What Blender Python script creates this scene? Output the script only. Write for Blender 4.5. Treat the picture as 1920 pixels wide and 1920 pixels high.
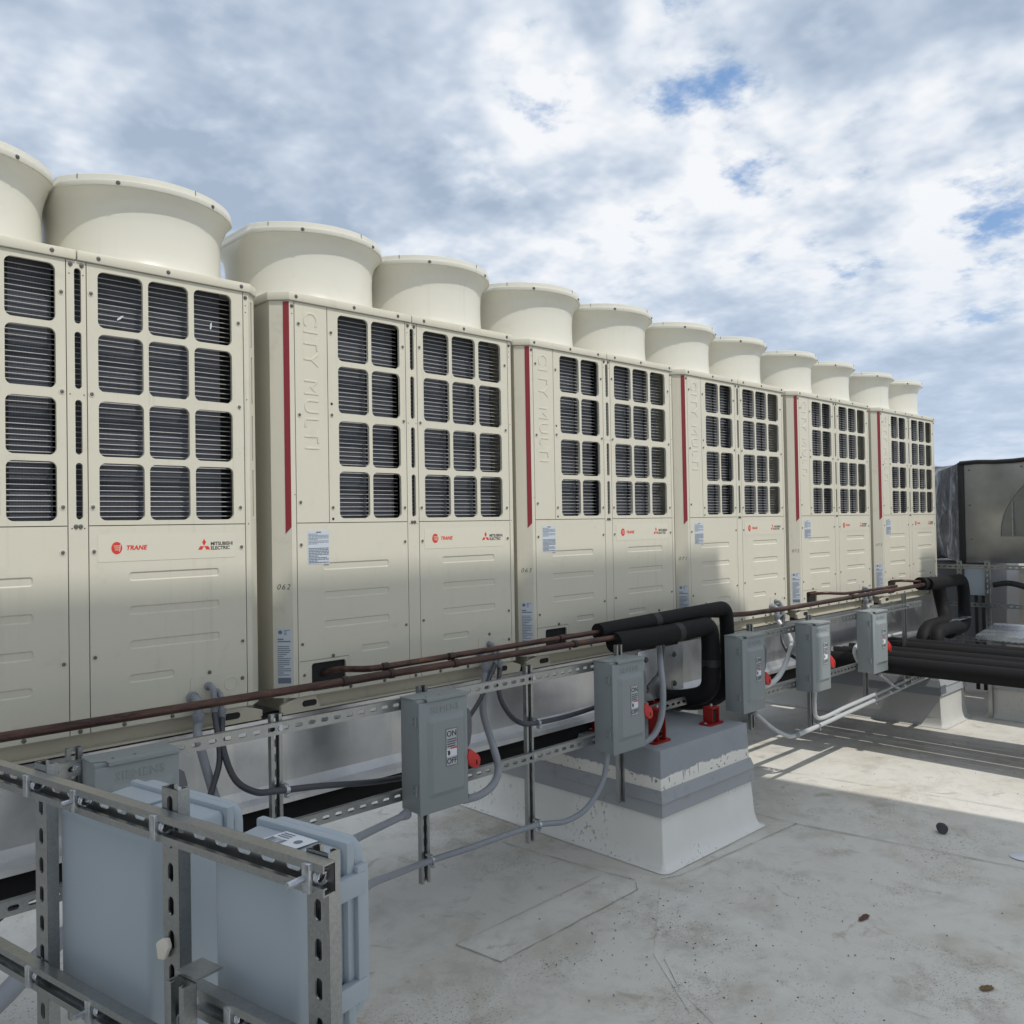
import bpy, bmesh, math, random
from mathutils import Matrix, Vector
random.seed(7)
R = math.radians
scene = bpy.context.scene
for o in list(bpy.data.objects):
    bpy.data.objects.remove(o, do_unlink=True)
col = scene.collection

# ---------------------------------------------------------------- camera, sky, sun, exposure
cam_d = bpy.data.cameras.new('Camera')
cam = bpy.data.objects.new('Camera', cam_d)
col.objects.link(cam)
cam_d.sensor_width = 36.0
cam_d.lens = 30.0
cam_d.clip_start = 0.02
cam_d.clip_end = 3000
cm = Matrix(((0.719636, 0.003358, -0.694343), (-0.694123, -0.022156, -0.719516), (-0.017800, 0.999749, -0.013613))).to_4x4()
cam.matrix_world = Matrix.Translation((-1.6879, -2.9496, -0.8767)) @ cm
scene.camera = cam

SUN_EL = R(57.0)
SUN_H = Vector((0.129, -0.992, 0)).normalized()          # horizontal direction towards the sun
SUN = (SUN_H * math.cos(SUN_EL) + Vector((0, 0, math.sin(SUN_EL)))).normalized()

world = bpy.data.worlds.new('World')
scene.world = world
world.use_nodes = True
world.cycles.sampling_method = 'NONE'

def N(nt, typ, **kw):
    n = nt.nodes.new(typ)
    for k, v in kw.items():
        setattr(n, k, v)
    return n

def L(nt, a, b):
    nt.links.new(a, b)

def mth(nt, op, a, b=None, c=None, clamp=False):
    n = N(nt, 'ShaderNodeMath', operation=op)
    n.use_clamp = clamp
    for i, v in enumerate((a, b, c)):
        if v is None:
            continue
        if isinstance(v, (int, float)):
            n.inputs[i].default_value = v
        else:
            L(nt, v, n.inputs[i])
    return n.outputs[0]

def mixc(nt, fac, a, b, blend='MIX'):
    n = N(nt, 'ShaderNodeMix', data_type='RGBA', blend_type=blend)
    for s, v in ((0, fac), (6, a), (7, b)):
        if isinstance(v, (int, float)):
            n.inputs[s].default_value = v
        elif isinstance(v, (tuple, list)):
            n.inputs[s].default_value = (*v[:3], 1)
        else:
            L(nt, v, n.inputs[s])
    return n.outputs[2]

def ramp(nt, fac, stops, interp='LINEAR'):
    n = N(nt, 'ShaderNodeValToRGB')
    n.color_ramp.interpolation = interp
    e = n.color_ramp.elements
    while len(e) < len(stops):
        e.new(0.5)
    for i, (p, c) in enumerate(stops):
        e[i].position = p
        e[i].color = (c, c, c, 1) if isinstance(c, (int, float)) else (*c, 1)
    L(nt, fac, n.inputs[0])
    return n.outputs[0]

def smooth01(nt, v, lo, hi):
    n = N(nt, 'ShaderNodeMapRange', interpolation_type='SMOOTHSTEP')
    n.inputs[1].default_value = lo
    n.inputs[2].default_value = hi
    L(nt, v, n.inputs[0])
    return n.outputs[0]

def noise(nt, vec, scale, detail=4, rough=0.55, dist=0.0, out=0, lac=2.0, dim='3D'):
    n = N(nt, 'ShaderNodeTexNoise', noise_dimensions=dim)
    n.inputs['Scale'].default_value = scale
    n.inputs['Detail'].default_value = detail
    n.inputs['Roughness'].default_value = rough
    n.inputs['Lacunarity'].default_value = lac
    n.inputs['Distortion'].default_value = dist
    if vec is not None:
        L(nt, vec, n.inputs['Vector'])
    return n.outputs[out]

def build_sky():
    nt = world.node_tree
    nt.nodes.clear()
    out = N(nt, 'ShaderNodeOutputWorld')
    bg = N(nt, 'ShaderNodeBackground')
    bg.inputs[1].default_value = 0.106
    sky = N(nt, 'ShaderNodeTexSky', sky_type='NISHITA')
    sky.sun_disc = False
    sky.sun_elevation = SUN_EL
    sky.sun_rotation = math.atan2(SUN_H.x, SUN_H.y)
    sky.air_density = 1.0
    sky.dust_density = 0.6
    sky.ozone_density = 2.0
    tc = N(nt, 'ShaderNodeTexCoord')
    sep = N(nt, 'ShaderNodeSeparateXYZ')
    L(nt, tc.outputs['Generated'], sep.inputs[0])
    z = mth(nt, 'MAXIMUM', sep.outputs[2], 0.0)
    den = mth(nt, 'ADD', z, 0.22)
    px = mth(nt, 'DIVIDE', sep.outputs[0], den)
    py = mth(nt, 'DIVIDE', sep.outputs[1], den)
    comb = N(nt, 'ShaderNodeCombineXYZ')
    L(nt, px, comb.inputs[0]); L(nt, py, comb.inputs[1])
    off = N(nt, 'ShaderNodeVectorMath', operation='ADD')
    off.inputs[1].default_value = SKY_OFF
    L(nt, comb.outputs[0], off.inputs[0])
    P = off.outputs[0]
    big = noise(nt, P, 1.1, 2, 0.5, dim='2D')
    mid = noise(nt, P, 3.4, 7, 0.60, dim='2D')
    # the same field a step towards the sun: the difference lights the billows
    off2 = N(nt, 'ShaderNodeVectorMath', operation='ADD')
    off2.inputs[1].default_value = (SUN_H.x * 0.05, SUN_H.y * 0.05, 0.0)
    L(nt, P, off2.inputs[0])
    mid2 = noise(nt, off2.outputs[0], 3.4, 4, 0.60, dim='2D')
    d = mth(nt, 'ADD', mth(nt, 'MULTIPLY', big, 0.80), mth(nt, 'MULTIPLY', mid, 1.20))     # about 1.0 on average
    # a thinner part of the cloud deck, to the upper right of the view
    def patch(direction, w0, w1, amount):
        dp = N(nt, 'ShaderNodeVectorMath', operation='DOT_PRODUCT')
        nrm = N(nt, 'ShaderNodeVectorMath', operation='NORMALIZE')
        L(nt, tc.outputs['Generated'], nrm.inputs[0])
        L(nt, nrm.outputs[0], dp.inputs[0])
        v = Vector(direction).normalized()
        dp.inputs[1].default_value = v
        return mth(nt, 'MULTIPLY', smooth01(nt, dp.outputs['Value'], math.cos(w0), math.cos(w1)), amount)
    for args in PATCHES:
        d = mth(nt, 'SUBTRACT', d, patch(*args))
    cov = smooth01(nt, d, 0.58, 0.80)
    relief = mth(nt, 'MULTIPLY', mth(nt, 'SUBTRACT', mid, mid2), 2.3)
    belly = mth(nt, 'ADD', smooth01(nt, d, 0.84, 1.22), mth(nt, 'MULTIPLY', mth(nt, 'SUBTRACT', noise(nt, P, 1.9, 3, 0.55, dim='2D'), 0.5), 1.3))
    lum = mth(nt, 'SUBTRACT', mth(nt, 'ADD', 0.90, relief), mth(nt, 'MULTIPLY', belly, 0.72), clamp=True)
    cl = ramp(nt, lum, [(0.0, (3.7, 4.5, 5.7)), (0.45, (5.3, 6.1, 7.2)), (0.75, (7.3, 7.8, 8.5)), (1.0, (8.9, 9.05, 9.25))])
    # towards the horizon the deck turns pale blue
    hz = smooth01(nt, z, 0.36, 0.02)
    cl = mixc(nt, mth(nt, 'MULTIPLY', hz, 0.60), cl, (5.3, 6.4, 8.0))
    blue = mixc(nt, 0.65, sky.outputs[0], (2.3, 4.1, 7.4))
    blue = mixc(nt, mth(nt, 'MULTIPLY', hz, 0.75), blue, (4.9, 6.3, 8.2))
    c = mixc(nt, mth(nt, 'MULTIPLY', cov, 0.97), blue, cl)
    L(nt, c, bg.inputs[0])
    L(nt, bg.outputs[0], out.inputs[0])

SKY_OFF = (5.9, 2.9, 0.0)
PATCHES = [((0.636, 0.610, 0.475), R(4.8), R(0.6), 0.36),
           ((0.735, 0.470, 0.490), R(6.8), R(0.8), 0.36),
           ((0.80, 0.30, 0.40), R(16.0), R(3.0), 0.06)]
build_sky()

sun_d = bpy.data.lights.new('Sun', 'SUN')
sun_d.energy = 2.8
sun_d.angle = R(0.53)
sun_d.color = (1.0, 0.965, 0.90)
sun = bpy.data.objects.new('Sun', sun_d)
col.objects.link(sun)
sun.rotation_euler = (-SUN).to_track_quat('-Z', 'Y').to_euler()
sun.location = (2, -8, 12)

scene.view_settings.view_transform = 'Standard'
scene.view_settings.look = 'None'
scene.view_settings.exposure = 0.0
scene.view_settings.gamma = 1.0
scene.view_settings.use_curve_mapping = False

ROOF = -2.53          # height of the roof membrane; z = 0 is the top of the unit panels

# ---------------------------------------------------------------- materials
def new_mat(name):
    m = bpy.data.materials.new(name)
    m.use_nodes = True
    nt = m.node_tree
    b = nt.nodes['Principled BSDF']
    tc = N(nt, 'ShaderNodeTexCoord')
    return m, nt, b, tc.outputs['Object']

def bump(nt, b, h, strength, dist=0.002):
    n = N(nt, 'ShaderNodeBump')
    n.inputs['Strength'].default_value = strength
    n.inputs['Distance'].default_value = dist
    L(nt, h, n.inputs['Height'])
    L(nt, n.outputs[0], b.inputs['Normal'])

def paint(name, c, rough=0.4, var=0.06, dirt=0.0, spec=0.5, peel=0.03, metal=0.0, dirtcol=(0.16, 0.14, 0.11), streak=0.0, wave=0.0):
    m, nt, b, o = new_mat(name)
    geo = N(nt, 'ShaderNodeNewGeometry')
    o = geo.outputs['Position']
    n1 = noise(nt, o, 3.0, 4, 0.6)
    lo = tuple(x * (1 - var) for x in c); hi = tuple(min(1, x * (1 + var)) for x in c)
    cc = mixc(nt, n1, lo, hi)
    if dirt > 0:
        n2 = noise(nt, o, 9.0, 5, 0.7, 0.4)
        msk = mth(nt, 'MULTIPLY', smooth01(nt, n2, 0.56, 0.78), dirt)
        n3 = noise(nt, o, 70.0, 3, 0.6)
        sp = mth(nt, 'MULTIPLY', smooth01(nt, n3, 0.74, 0.80), dirt)
        cc = mixc(nt, mth(nt, 'MAXIMUM', msk, sp), cc, dirtcol)
    if streak:
        mp = N(nt, 'ShaderNodeMapping'); mp.inputs['Scale'].default_value = (38.0, 38.0, 1.3)
        L(nt, o, mp.inputs['Vector'])
        sk = smooth01(nt, noise(nt, mp.outputs[0], 1.0, 4, 0.6), 0.52, 0.78)
        sk = mth(nt, 'MULTIPLY', sk, smooth01(nt, noise(nt, o, 1.6, 3, 0.5), 0.40, 0.66))
        cc = mixc(nt, mth(nt, 'MULTIPLY', sk, streak), cc, tuple(x * 0.62 for x in c))
    L(nt, cc, b.inputs['Base Color'])
    rr = mth(nt, 'ADD', mth(nt, 'MULTIPLY', n1, 0.22), rough - 0.11)
    L(nt, rr, b.inputs['Roughness'])
    b.inputs['Specular IOR Level'].default_value = spec
    b.inputs['Metallic'].default_value = metal
    if wave:
        bump(nt, b, noise(nt, o, 5.0, 1, 0.5), wave, 0.02)
    elif peel:
        bump(nt, b, noise(nt, o, 260.0, 2, 0.5), peel, 0.001)
    return m

def galv(name, base=0.50, rough=0.42, tint=(0.97, 1.0, 1.02), spangle=90.0, streak=False, metal=0.85, spw=0.25, stn=0.35):
    m, nt, b, o = new_mat(name)
    v = N(nt, 'ShaderNodeTexVoronoi')
    v.inputs['Scale'].default_value = spangle
    L(nt, o, v.inputs['Vector'])
    s = N(nt, 'ShaderNodeSeparateColor')
    L(nt, v.outputs['Color'], s.inputs[0])
    n1 = noise(nt, o, 5.0, 4, 0.6)
    f = mth(nt, 'ADD', mth(nt, 'MULTIPLY', s.outputs[0], spw), mth(nt, 'MULTIPLY', n1, 1.0 - spw))
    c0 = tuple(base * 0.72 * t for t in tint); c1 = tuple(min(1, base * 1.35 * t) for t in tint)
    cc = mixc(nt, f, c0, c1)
    rr = mth(nt, 'ADD', mth(nt, 'MULTIPLY', n1, 0.25), rough - 0.12)
    stain = smooth01(nt, noise(nt, o, 21.0, 4, 0.7), 0.60, 0.80)
    cc = mixc(nt, mth(nt, 'MULTIPLY', stain, stn), cc, (0.20, 0.19, 0.17))
    if streak:
        mp = N(nt, 'ShaderNodeMapping'); mp.inputs['Scale'].default_value = (7.0, 1.0, 0.8)
        L(nt, o, mp.inputs['Vector'])
        st = smooth01(nt, noise(nt, mp.outputs[0], 1.0, 5, 0.6, 0.4), 0.46, 0.66)
        cc = mixc(nt, mth(nt, 'MULTIPLY', st, 0.35), cc, tuple(min(1, base * 1.5 * t) for t in (1.03, 1.0, .93)))
    L(nt, cc, b.inputs['Base Color'])
    L(nt, rr, b.inputs['Roughness'])
    b.inputs['Metallic'].default_value = metal
    return m

def simple(name, c, rough=0.5, metal=0.0, spec=0.5, var=0.1, scale=25.0):
    m, nt, b, o = new_mat(name)
    n1 = noise(nt, o, scale, 4, 0.6)
    cc = mixc(nt, n1, tuple(x * (1 - var) for x in c), tuple(min(1, x * (1 + var)) for x in c))
    L(nt, cc, b.inputs['Base Color'])
    b.inputs['Roughness'].default_value = rough
    b.inputs['Metallic'].default_value = metal
    b.inputs['Specular IOR Level'].default_value = spec
    return m

M = {}
M['cream'] = paint('cream_paint', (0.585, 0.558, 0.462), 0.45, 0.03, 0.16, 0.35, 0.02, streak=0.30, wave=0.05)
M['cream_hood'] = paint('cream_hood_paint', (0.645, 0.632, 0.558), 0.34, 0.025, 0.06, 0.38, 0.0, streak=0.18)
M['cream_base'] = paint('cream_base_paint', (0.47, 0.44, 0.35), 0.5, 0.06, 0.45, 0.4, 0.03)
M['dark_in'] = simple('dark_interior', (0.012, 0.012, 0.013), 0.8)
M['seam'] = simple('panel_gap', (0.05, 0.046, 0.04), 0.8)
M['red_stripe'] = simple('red_stripe', (0.235, 0.024, 0.032), 0.42, 0, 0.4, 0.08, 6)
M['red'] = simple('red_plastic', (0.50, 0.022, 0.017), 0.42)
M['red_paint'] = simple('red_paint', (0.27, 0.014, 0.011), 0.55, 0, 0.3, 0.3, 18)
M['screw'] = simple('screw_zinc', (0.17, 0.165, 0.155), 0.45, 0.6)
M['zinc'] = galv('bright_zinc', 0.46, 0.28, (0.95, 1.0, 1.06), 200)
M['galv'] = galv('galvanised_strut', 0.33, 0.34, (0.98, 1.01, 1.0), 260, metal=0.9)
M['beam'] = galv('galvanised_beam', 0.58, 0.34, (0.99, 1.0, 1.02), 200, True, metal=0.9, spw=0.06, stn=0.12)
M['duct'] = galv('galvanised_duct', 0.33, 0.32, (0.97, 1.0, 1.02), 160, True, spw=0.05, stn=0.10)
M['duct_reflect_dark'] = galv('galvanised_duct_dark_reflection', 0.20, 0.30, (0.92, 1.0, 1.04), 160, True, spw=0.05, stn=0.10)  # duct metal with the panel's darker reflection put into its colour
M['sheet'] = galv('galvanised_sheet', 0.62, 0.26, (0.92, 1.0, 1.08), 220, spw=0.05, stn=0.2)
M['switch'] = paint('switch_grey_paint', (0.235, 0.262, 0.266), 0.42, 0.04, 0.12, 0.45, 0.02)
M['encl'] = paint('enclosure_grey_plastic', (0.345, 0.40, 0.445), 0.42, 0.03, 0.12, 0.45, 0.01, dirtcol=(0.33, 0.34, 0.34))
M['conduit'] = simple('grey_conduit', (0.235, 0.25, 0.275), 0.45)
M['conduit_light'] = simple('rigid_conduit', (0.47, 0.49, 0.50), 0.40, 0.15)
M['conduit_dark'] = simple('dark_conduit', (0.045, 0.048, 0.058), 0.42)
M['foam'] = paint('black_pipe_insulation', (0.0085, 0.0085, 0.009), 0.70, 0.2, 0.10, 0.22, 0.10, dirtcol=(0.045, 0.043, 0.04))
M['black'] = simple('black_rubber', (0.012, 0.012, 0.013), 0.6)
M['white_label'] = simple('white_label', (0.66, 0.69, 0.73), 0.45, 0, 0.5, 0.03)
M['blue_label'] = simple('pale_blue_label', (0.50, 0.54, 0.59), 0.42, 0, 0.5, 0.03)
M['ink'] = simple('label_ink', (0.035, 0.035, 0.04), 0.5)
M['ink_blue'] = simple('label_ink_grey', (0.13, 0.16, 0.21), 0.5)
M['ink_red'] = simple('logo_red', (0.60, 0.035, 0.022), 0.42)
M['plate'] = simple('logo_plate', (0.60, 0.572, 0.475), 0.40, 0, 0.4, 0.02)
M['rag'] = simple('paper_tag', (0.62, 0.58, 0.52), 0.8, 0, 0.3, 0.08)

def copper_mat():
    m, nt, b, o = new_mat('tarnished_copper')
    mp = N(nt, 'ShaderNodeMapping'); mp.inputs['Scale'].default_value = (2.2, 9.0, 9.0)
    L(nt, o, mp.inputs['Vector'])
    n1 = noise(nt, mp.outputs[0], 2.4, 7, 0.7, 0.7)
    cc = ramp(nt, n1, [(0.30, (0.022, 0.013, 0.011)), (0.46, (0.065, 0.036, 0.029)), (0.60, (0.105, 0.057, 0.042)), (0.74, (0.27, 0.115, 0.042)), (0.86, (0.08, 0.04, 0.032))])
    L(nt, cc, b.inputs['Base Color'])
    b.inputs['Metallic'].default_value = 0.55
    L(nt, mth(nt, 'ADD', mth(nt, 'MULTIPLY', noise(nt, o, 30, 4), 0.3), 0.27), b.inputs['Roughness'])
    return m
M['copper'] = copper_mat()

def coil_mat():
    m, nt, b, o = new_mat('coil_fins')
    sep = N(nt, 'ShaderNodeSeparateXYZ'); L(nt, o, sep.inputs[0])
    w = mth(nt, 'SINE', mth(nt, 'MULTIPLY', sep.outputs[0], 2 * math.pi / 0.0042))
    h = mth(nt, 'SINE', mth(nt, 'MULTIPLY', sep.outputs[2], 2 * math.pi / 0.0254))
    f = mth(nt, 'MULTIPLY_ADD', w, 0.25, 0.5)
    f = mth(nt, 'ADD', f, mth(nt, 'MULTIPLY', h, 0.22))
    f = mth(nt, 'ADD', f, mth(nt, 'MULTIPLY', mth(nt, 'SUBTRACT', noise(nt, o, 4.0, 5, 0.7), 0.5), 1.1), clamp=True)
    cc = mixc(nt, f, (0.026, 0.028, 0.036), (0.105, 0.112, 0.135))
    L(nt, cc, b.inputs['Base Color'])
    b.inputs['Roughness'].default_value = 0.5
    b.inputs['Metallic'].default_value = 0.3
    bump(nt, b, w, 0.5, 0.0012)
    return m
M['coil'] = coil_mat()
M['wire'] = simple('guard_wire', (0.66, 0.66, 0.65), 0.40, 0.3)

def roof_mat(name, base=(0.655, 0.635, 0.58)):
    m, nt, b, o = new_mat(name)
    n1 = noise(nt, o, 0.9, 6, 0.62, 0.4)
    n2 = noise(nt, o, 5.5, 8, 0.68, 0.3)
    cc = mixc(nt, n1, tuple(x * 0.86 for x in base), tuple(x * 1.10 for x in base))
    # dusty tan film
    film = smooth01(nt, noise(nt, o, 1.7, 6, 0.68, 0.6), 0.46, 0.70)
    cc = mixc(nt, mth(nt, 'MULTIPLY', film, 0.50), cc, (0.40, 0.355, 0.275))
    cc = mixc(nt, mth(nt, 'MULTIPLY', smooth01(nt, n2, 0.48, 0.68), 0.34), cc, (0.37, 0.355, 0.32))
    # scattered dark grit and specks, denser in patches
    clump = smooth01(nt, noise(nt, o, 1.5, 5, 0.65, 0.5), 0.50, 0.66)
    sp1 = smooth01(nt, noise(nt, o, 110.0, 2, 0.6), 0.60, 0.68)
    sp2 = smooth01(nt, noise(nt, o, 38.0, 3, 0.62), 0.635, 0.69)
    spk = mth(nt, 'MAXIMUM', mth(nt, 'MULTIPLY', sp1, mth(nt, 'MULTIPLY_ADD', clump, 0.85, 0.06)), mth(nt, 'MULTIPLY', sp2, mth(nt, 'MULTIPLY_ADD', clump, 0.75, 0.07)))
    cc = mixc(nt, mth(nt, 'MULTIPLY', spk, 0.8), cc, (0.10, 0.092, 0.08))
    # ponding stains with brownish rims
    st = smooth01(nt, noise(nt, o, 6.0, 5, 0.68, 0.8), 0.59, 0.70)
    cc = mixc(nt, mth(nt, 'MULTIPLY', st, 0.50), cc, (0.30, 0.25, 0.18))
    # grimy spots where water has stood or people have walked
    sepx = N(nt, 'ShaderNodeSeparateXYZ'); L(nt, o, sepx.inputs[0])
    tot = None
    for (cx, cy, rx, ry) in ((1.20, -0.88, 0.16, 0.45), (0.85, -1.22, 0.30, 0.16), (1.35, 0.50, 0.40, 0.45), (1.95, -1.00, 0.10, 0.14), (1.50, -1.86, 0.35, 0.22), (2.10, -1.40, 0.22, 0.10), (0.05, -0.70, 0.45, 0.30), (2.40, -0.98, 0.14, 0.10), (3.3, -0.9, 0.5, 0.15)):
        ax = mth(nt, 'DIVIDE', mth(nt, 'SUBTRACT', sepx.outputs[0], cx), rx)
        ay = mth(nt, 'DIVIDE', mth(nt, 'SUBTRACT', sepx.outputs[1], cy), ry)
        dd = mth(nt, 'ADD', mth(nt, 'MULTIPLY', ax, ax), mth(nt, 'MULTIPLY', ay, ay))
        v = smooth01(nt, dd, 1.6, 0.0)
        tot = v if tot is None else mth(nt, 'MAXIMUM', tot, v)
    g1 = smooth01(nt, mth(nt, 'ADD', noise(nt, o, 125.0, 3, 0.7), mth(nt, 'MULTIPLY', mth(nt, 'MULTIPLY', tot, n2), 0.15)), 0.645, 0.71)
    cc = mixc(nt, mth(nt, 'MULTIPLY', mth(nt, 'MULTIPLY', g1, tot), 0.75), cc, (0.13, 0.11, 0.085))
    g2 = smooth01(nt, n2, 0.42, 0.62)
    cc = mixc(nt, mth(nt, 'MULTIPLY', mth(nt, 'MULTIPLY', g2, tot), 0.30), cc, (0.33, 0.285, 0.22))
    # faint scuffs
    mp = N(nt, 'ShaderNodeMapping'); mp.inputs['Scale'].default_value = (14.0, 2.0, 1.0); mp.inputs['Rotation'].default_value = (0, 0, 0.5)
    L(nt, o, mp.inputs['Vector'])
    sc = smooth01(nt, noise(nt, mp.outputs[0], 1.4, 5, 0.6, 0.3), 0.66, 0.74)
    cc = mixc(nt, mth(nt, 'MULTIPLY', sc, 0.20), cc, (0.30, 0.29, 0.27))
    L(nt, cc, b.inputs['Base Color'])
    L(nt, mth(nt, 'MULTIPLY_ADD', n2, 0.25, 0.45), b.inputs['Roughness'])
    b.inputs['Specular IOR Level'].default_value = 0.35
    hh = mth(nt, 'ADD', mth(nt, 'MULTIPLY', n1, 2.0), mth(nt, 'MULTIPLY', n2, 0.5))
    bump(nt, b, hh, 0.35, 0.006)
    return m
M['roof'] = roof_mat('roof_membrane')
M['roof_patch'] = roof_mat('roof_patch_membrane', (0.68, 0.665, 0.615))

def curb_mat(name, specks=0.7, k=1.0):
    m, nt, b, o = new_mat(name)
    n1 = noise(nt, o, 3.0, 6, 0.6, 0.3)
    cc = mixc(nt, n1, (0.68 * k, 0.675 * k, 0.63 * k), (0.84 * k, 0.835 * k, 0.80 * k))
    mp = N(nt, 'ShaderNodeMapping'); mp.inputs['Scale'].default_value = (1.0, 1.0, 0.55)
    L(nt, o, mp.inputs['Vector'])
    sp = smooth01(nt, noise(nt, mp.outputs[0], 60.0, 3, 0.6), 0.585, 0.64)
    cl = smooth01(nt, noise(nt, o, 3.2, 4, 0.6), 0.45, 0.60)
    cc = mixc(nt, mth(nt, 'MULTIPLY', mth(nt, 'MULTIPLY', sp, cl), specks), cc, (0.085, 0.075, 0.06))
    L(nt, cc, b.inputs['Base Color'])
    b.inputs['Roughness'].default_value = 0.55
    bump(nt, b, n1, 0.3, 0.006)
    return m
M['curb'] = curb_mat('curb_membrane', 0.6)
M['curb_far_shaded'] = curb_mat('far_curb_shaded_membrane', 0.2, 0.66)  # same membrane darkened: the shade on the far curbs is in the colour

def curb_top_mat():
    m, nt, b, o = new_mat('painted_concrete_curb')
    sep = N(nt, 'ShaderNodeSeparateXYZ'); L(nt, o, sep.inputs[0])
    edge = mth(nt, 'ADD', sep.outputs[2], mth(nt, 'MULTIPLY', mth(nt, 'SUBTRACT', noise(nt, o, 7.0, 7, 0.75, 0.3), 0.5), 0.075))
    mp = N(nt, 'ShaderNodeMapping'); mp.inputs['Scale'].default_value = (60.0, 60.0, 2.2)
    L(nt, o, mp.inputs['Vector'])
    drip = smooth01(nt, noise(nt, mp.outputs[0], 1.0, 2, 0.5), 0.60, 0.70)
    edge = mth(nt, 'ADD', edge, mth(nt, 'MULTIPLY', drip, 0.05))
    f = smooth01(nt, edge, -2.108, -2.100)
    n1 = noise(nt, o, 6.0, 7, 0.65, 0.2)
    grey = mixc(nt, n1, (0.22, 0.24, 0.26), (0.32, 0.34, 0.365))
    sp = smooth01(nt, noise(nt, o, 46.0, 4, 0.6), 0.62, 0.66)
    white = mixc(nt, mth(nt, 'MULTIPLY', sp, 0.85), (0.74, 0.72, 0.66), (0.07, 0.065, 0.06))
    cc = mixc(nt, f, white, grey)
    sp2 = smooth01(nt, noise(nt, o, 24.0, 3, 0.6), 0.73, 0.76)
    cc = mixc(nt, mth(nt, 'MULTIPLY', sp2, 0.7), cc, (0.05, 0.052, 0.055))
    L(nt, cc, b.inputs['Base Color'])
    b.inputs['Roughness'].default_value = 0.6
    bump(nt, b, noise(nt, o, 40.0, 5, 0.65), 0.4, 0.003)
    return m
M['curb_top'] = curb_top_mat()
M['flash'] = paint('grey_flashing', (0.32, 0.335, 0.35), 0.5, 0.06, 0.35, 0.4, 0.02, dirtcol=(0.10, 0.095, 0.09))
M['tan'] = paint('tan_cabinet', (0.33, 0.31, 0.265), 0.5, 0.05, 0.2)
M['white_metal'] = paint('white_cabinet', (0.70, 0.71, 0.72), 0.45, 0.03, 0.1)
M['wrap'] = None
def wrap_mat():
    m, nt, b, o = new_mat('plastic_wrap')
    mp = N(nt, 'ShaderNodeMapping'); mp.inputs['Scale'].default_value = (1.0, 6.0, 1.5); mp.inputs['Rotation'].default_value = (0.5, 0, 0)
    L(nt, o, mp.inputs['Vector'])
    n1 = noise(nt, mp.outputs[0], 2.2, 6, 0.62, 0.8)
    cc = ramp(nt, n1, [(0.35, (0.016, 0.017, 0.022)), (0.50, (0.06, 0.065, 0.075)), (0.60, (0.26, 0.28, 0.31)), (0.72, (0.40, 0.43, 0.47))])
    L(nt, cc, b.inputs['Base Color'])
    b.inputs['Roughness'].default_value = 0.3
    bump(nt, b, n1, 0.9, 0.03)
    return m
M['wrap'] = wrap_mat()

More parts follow.
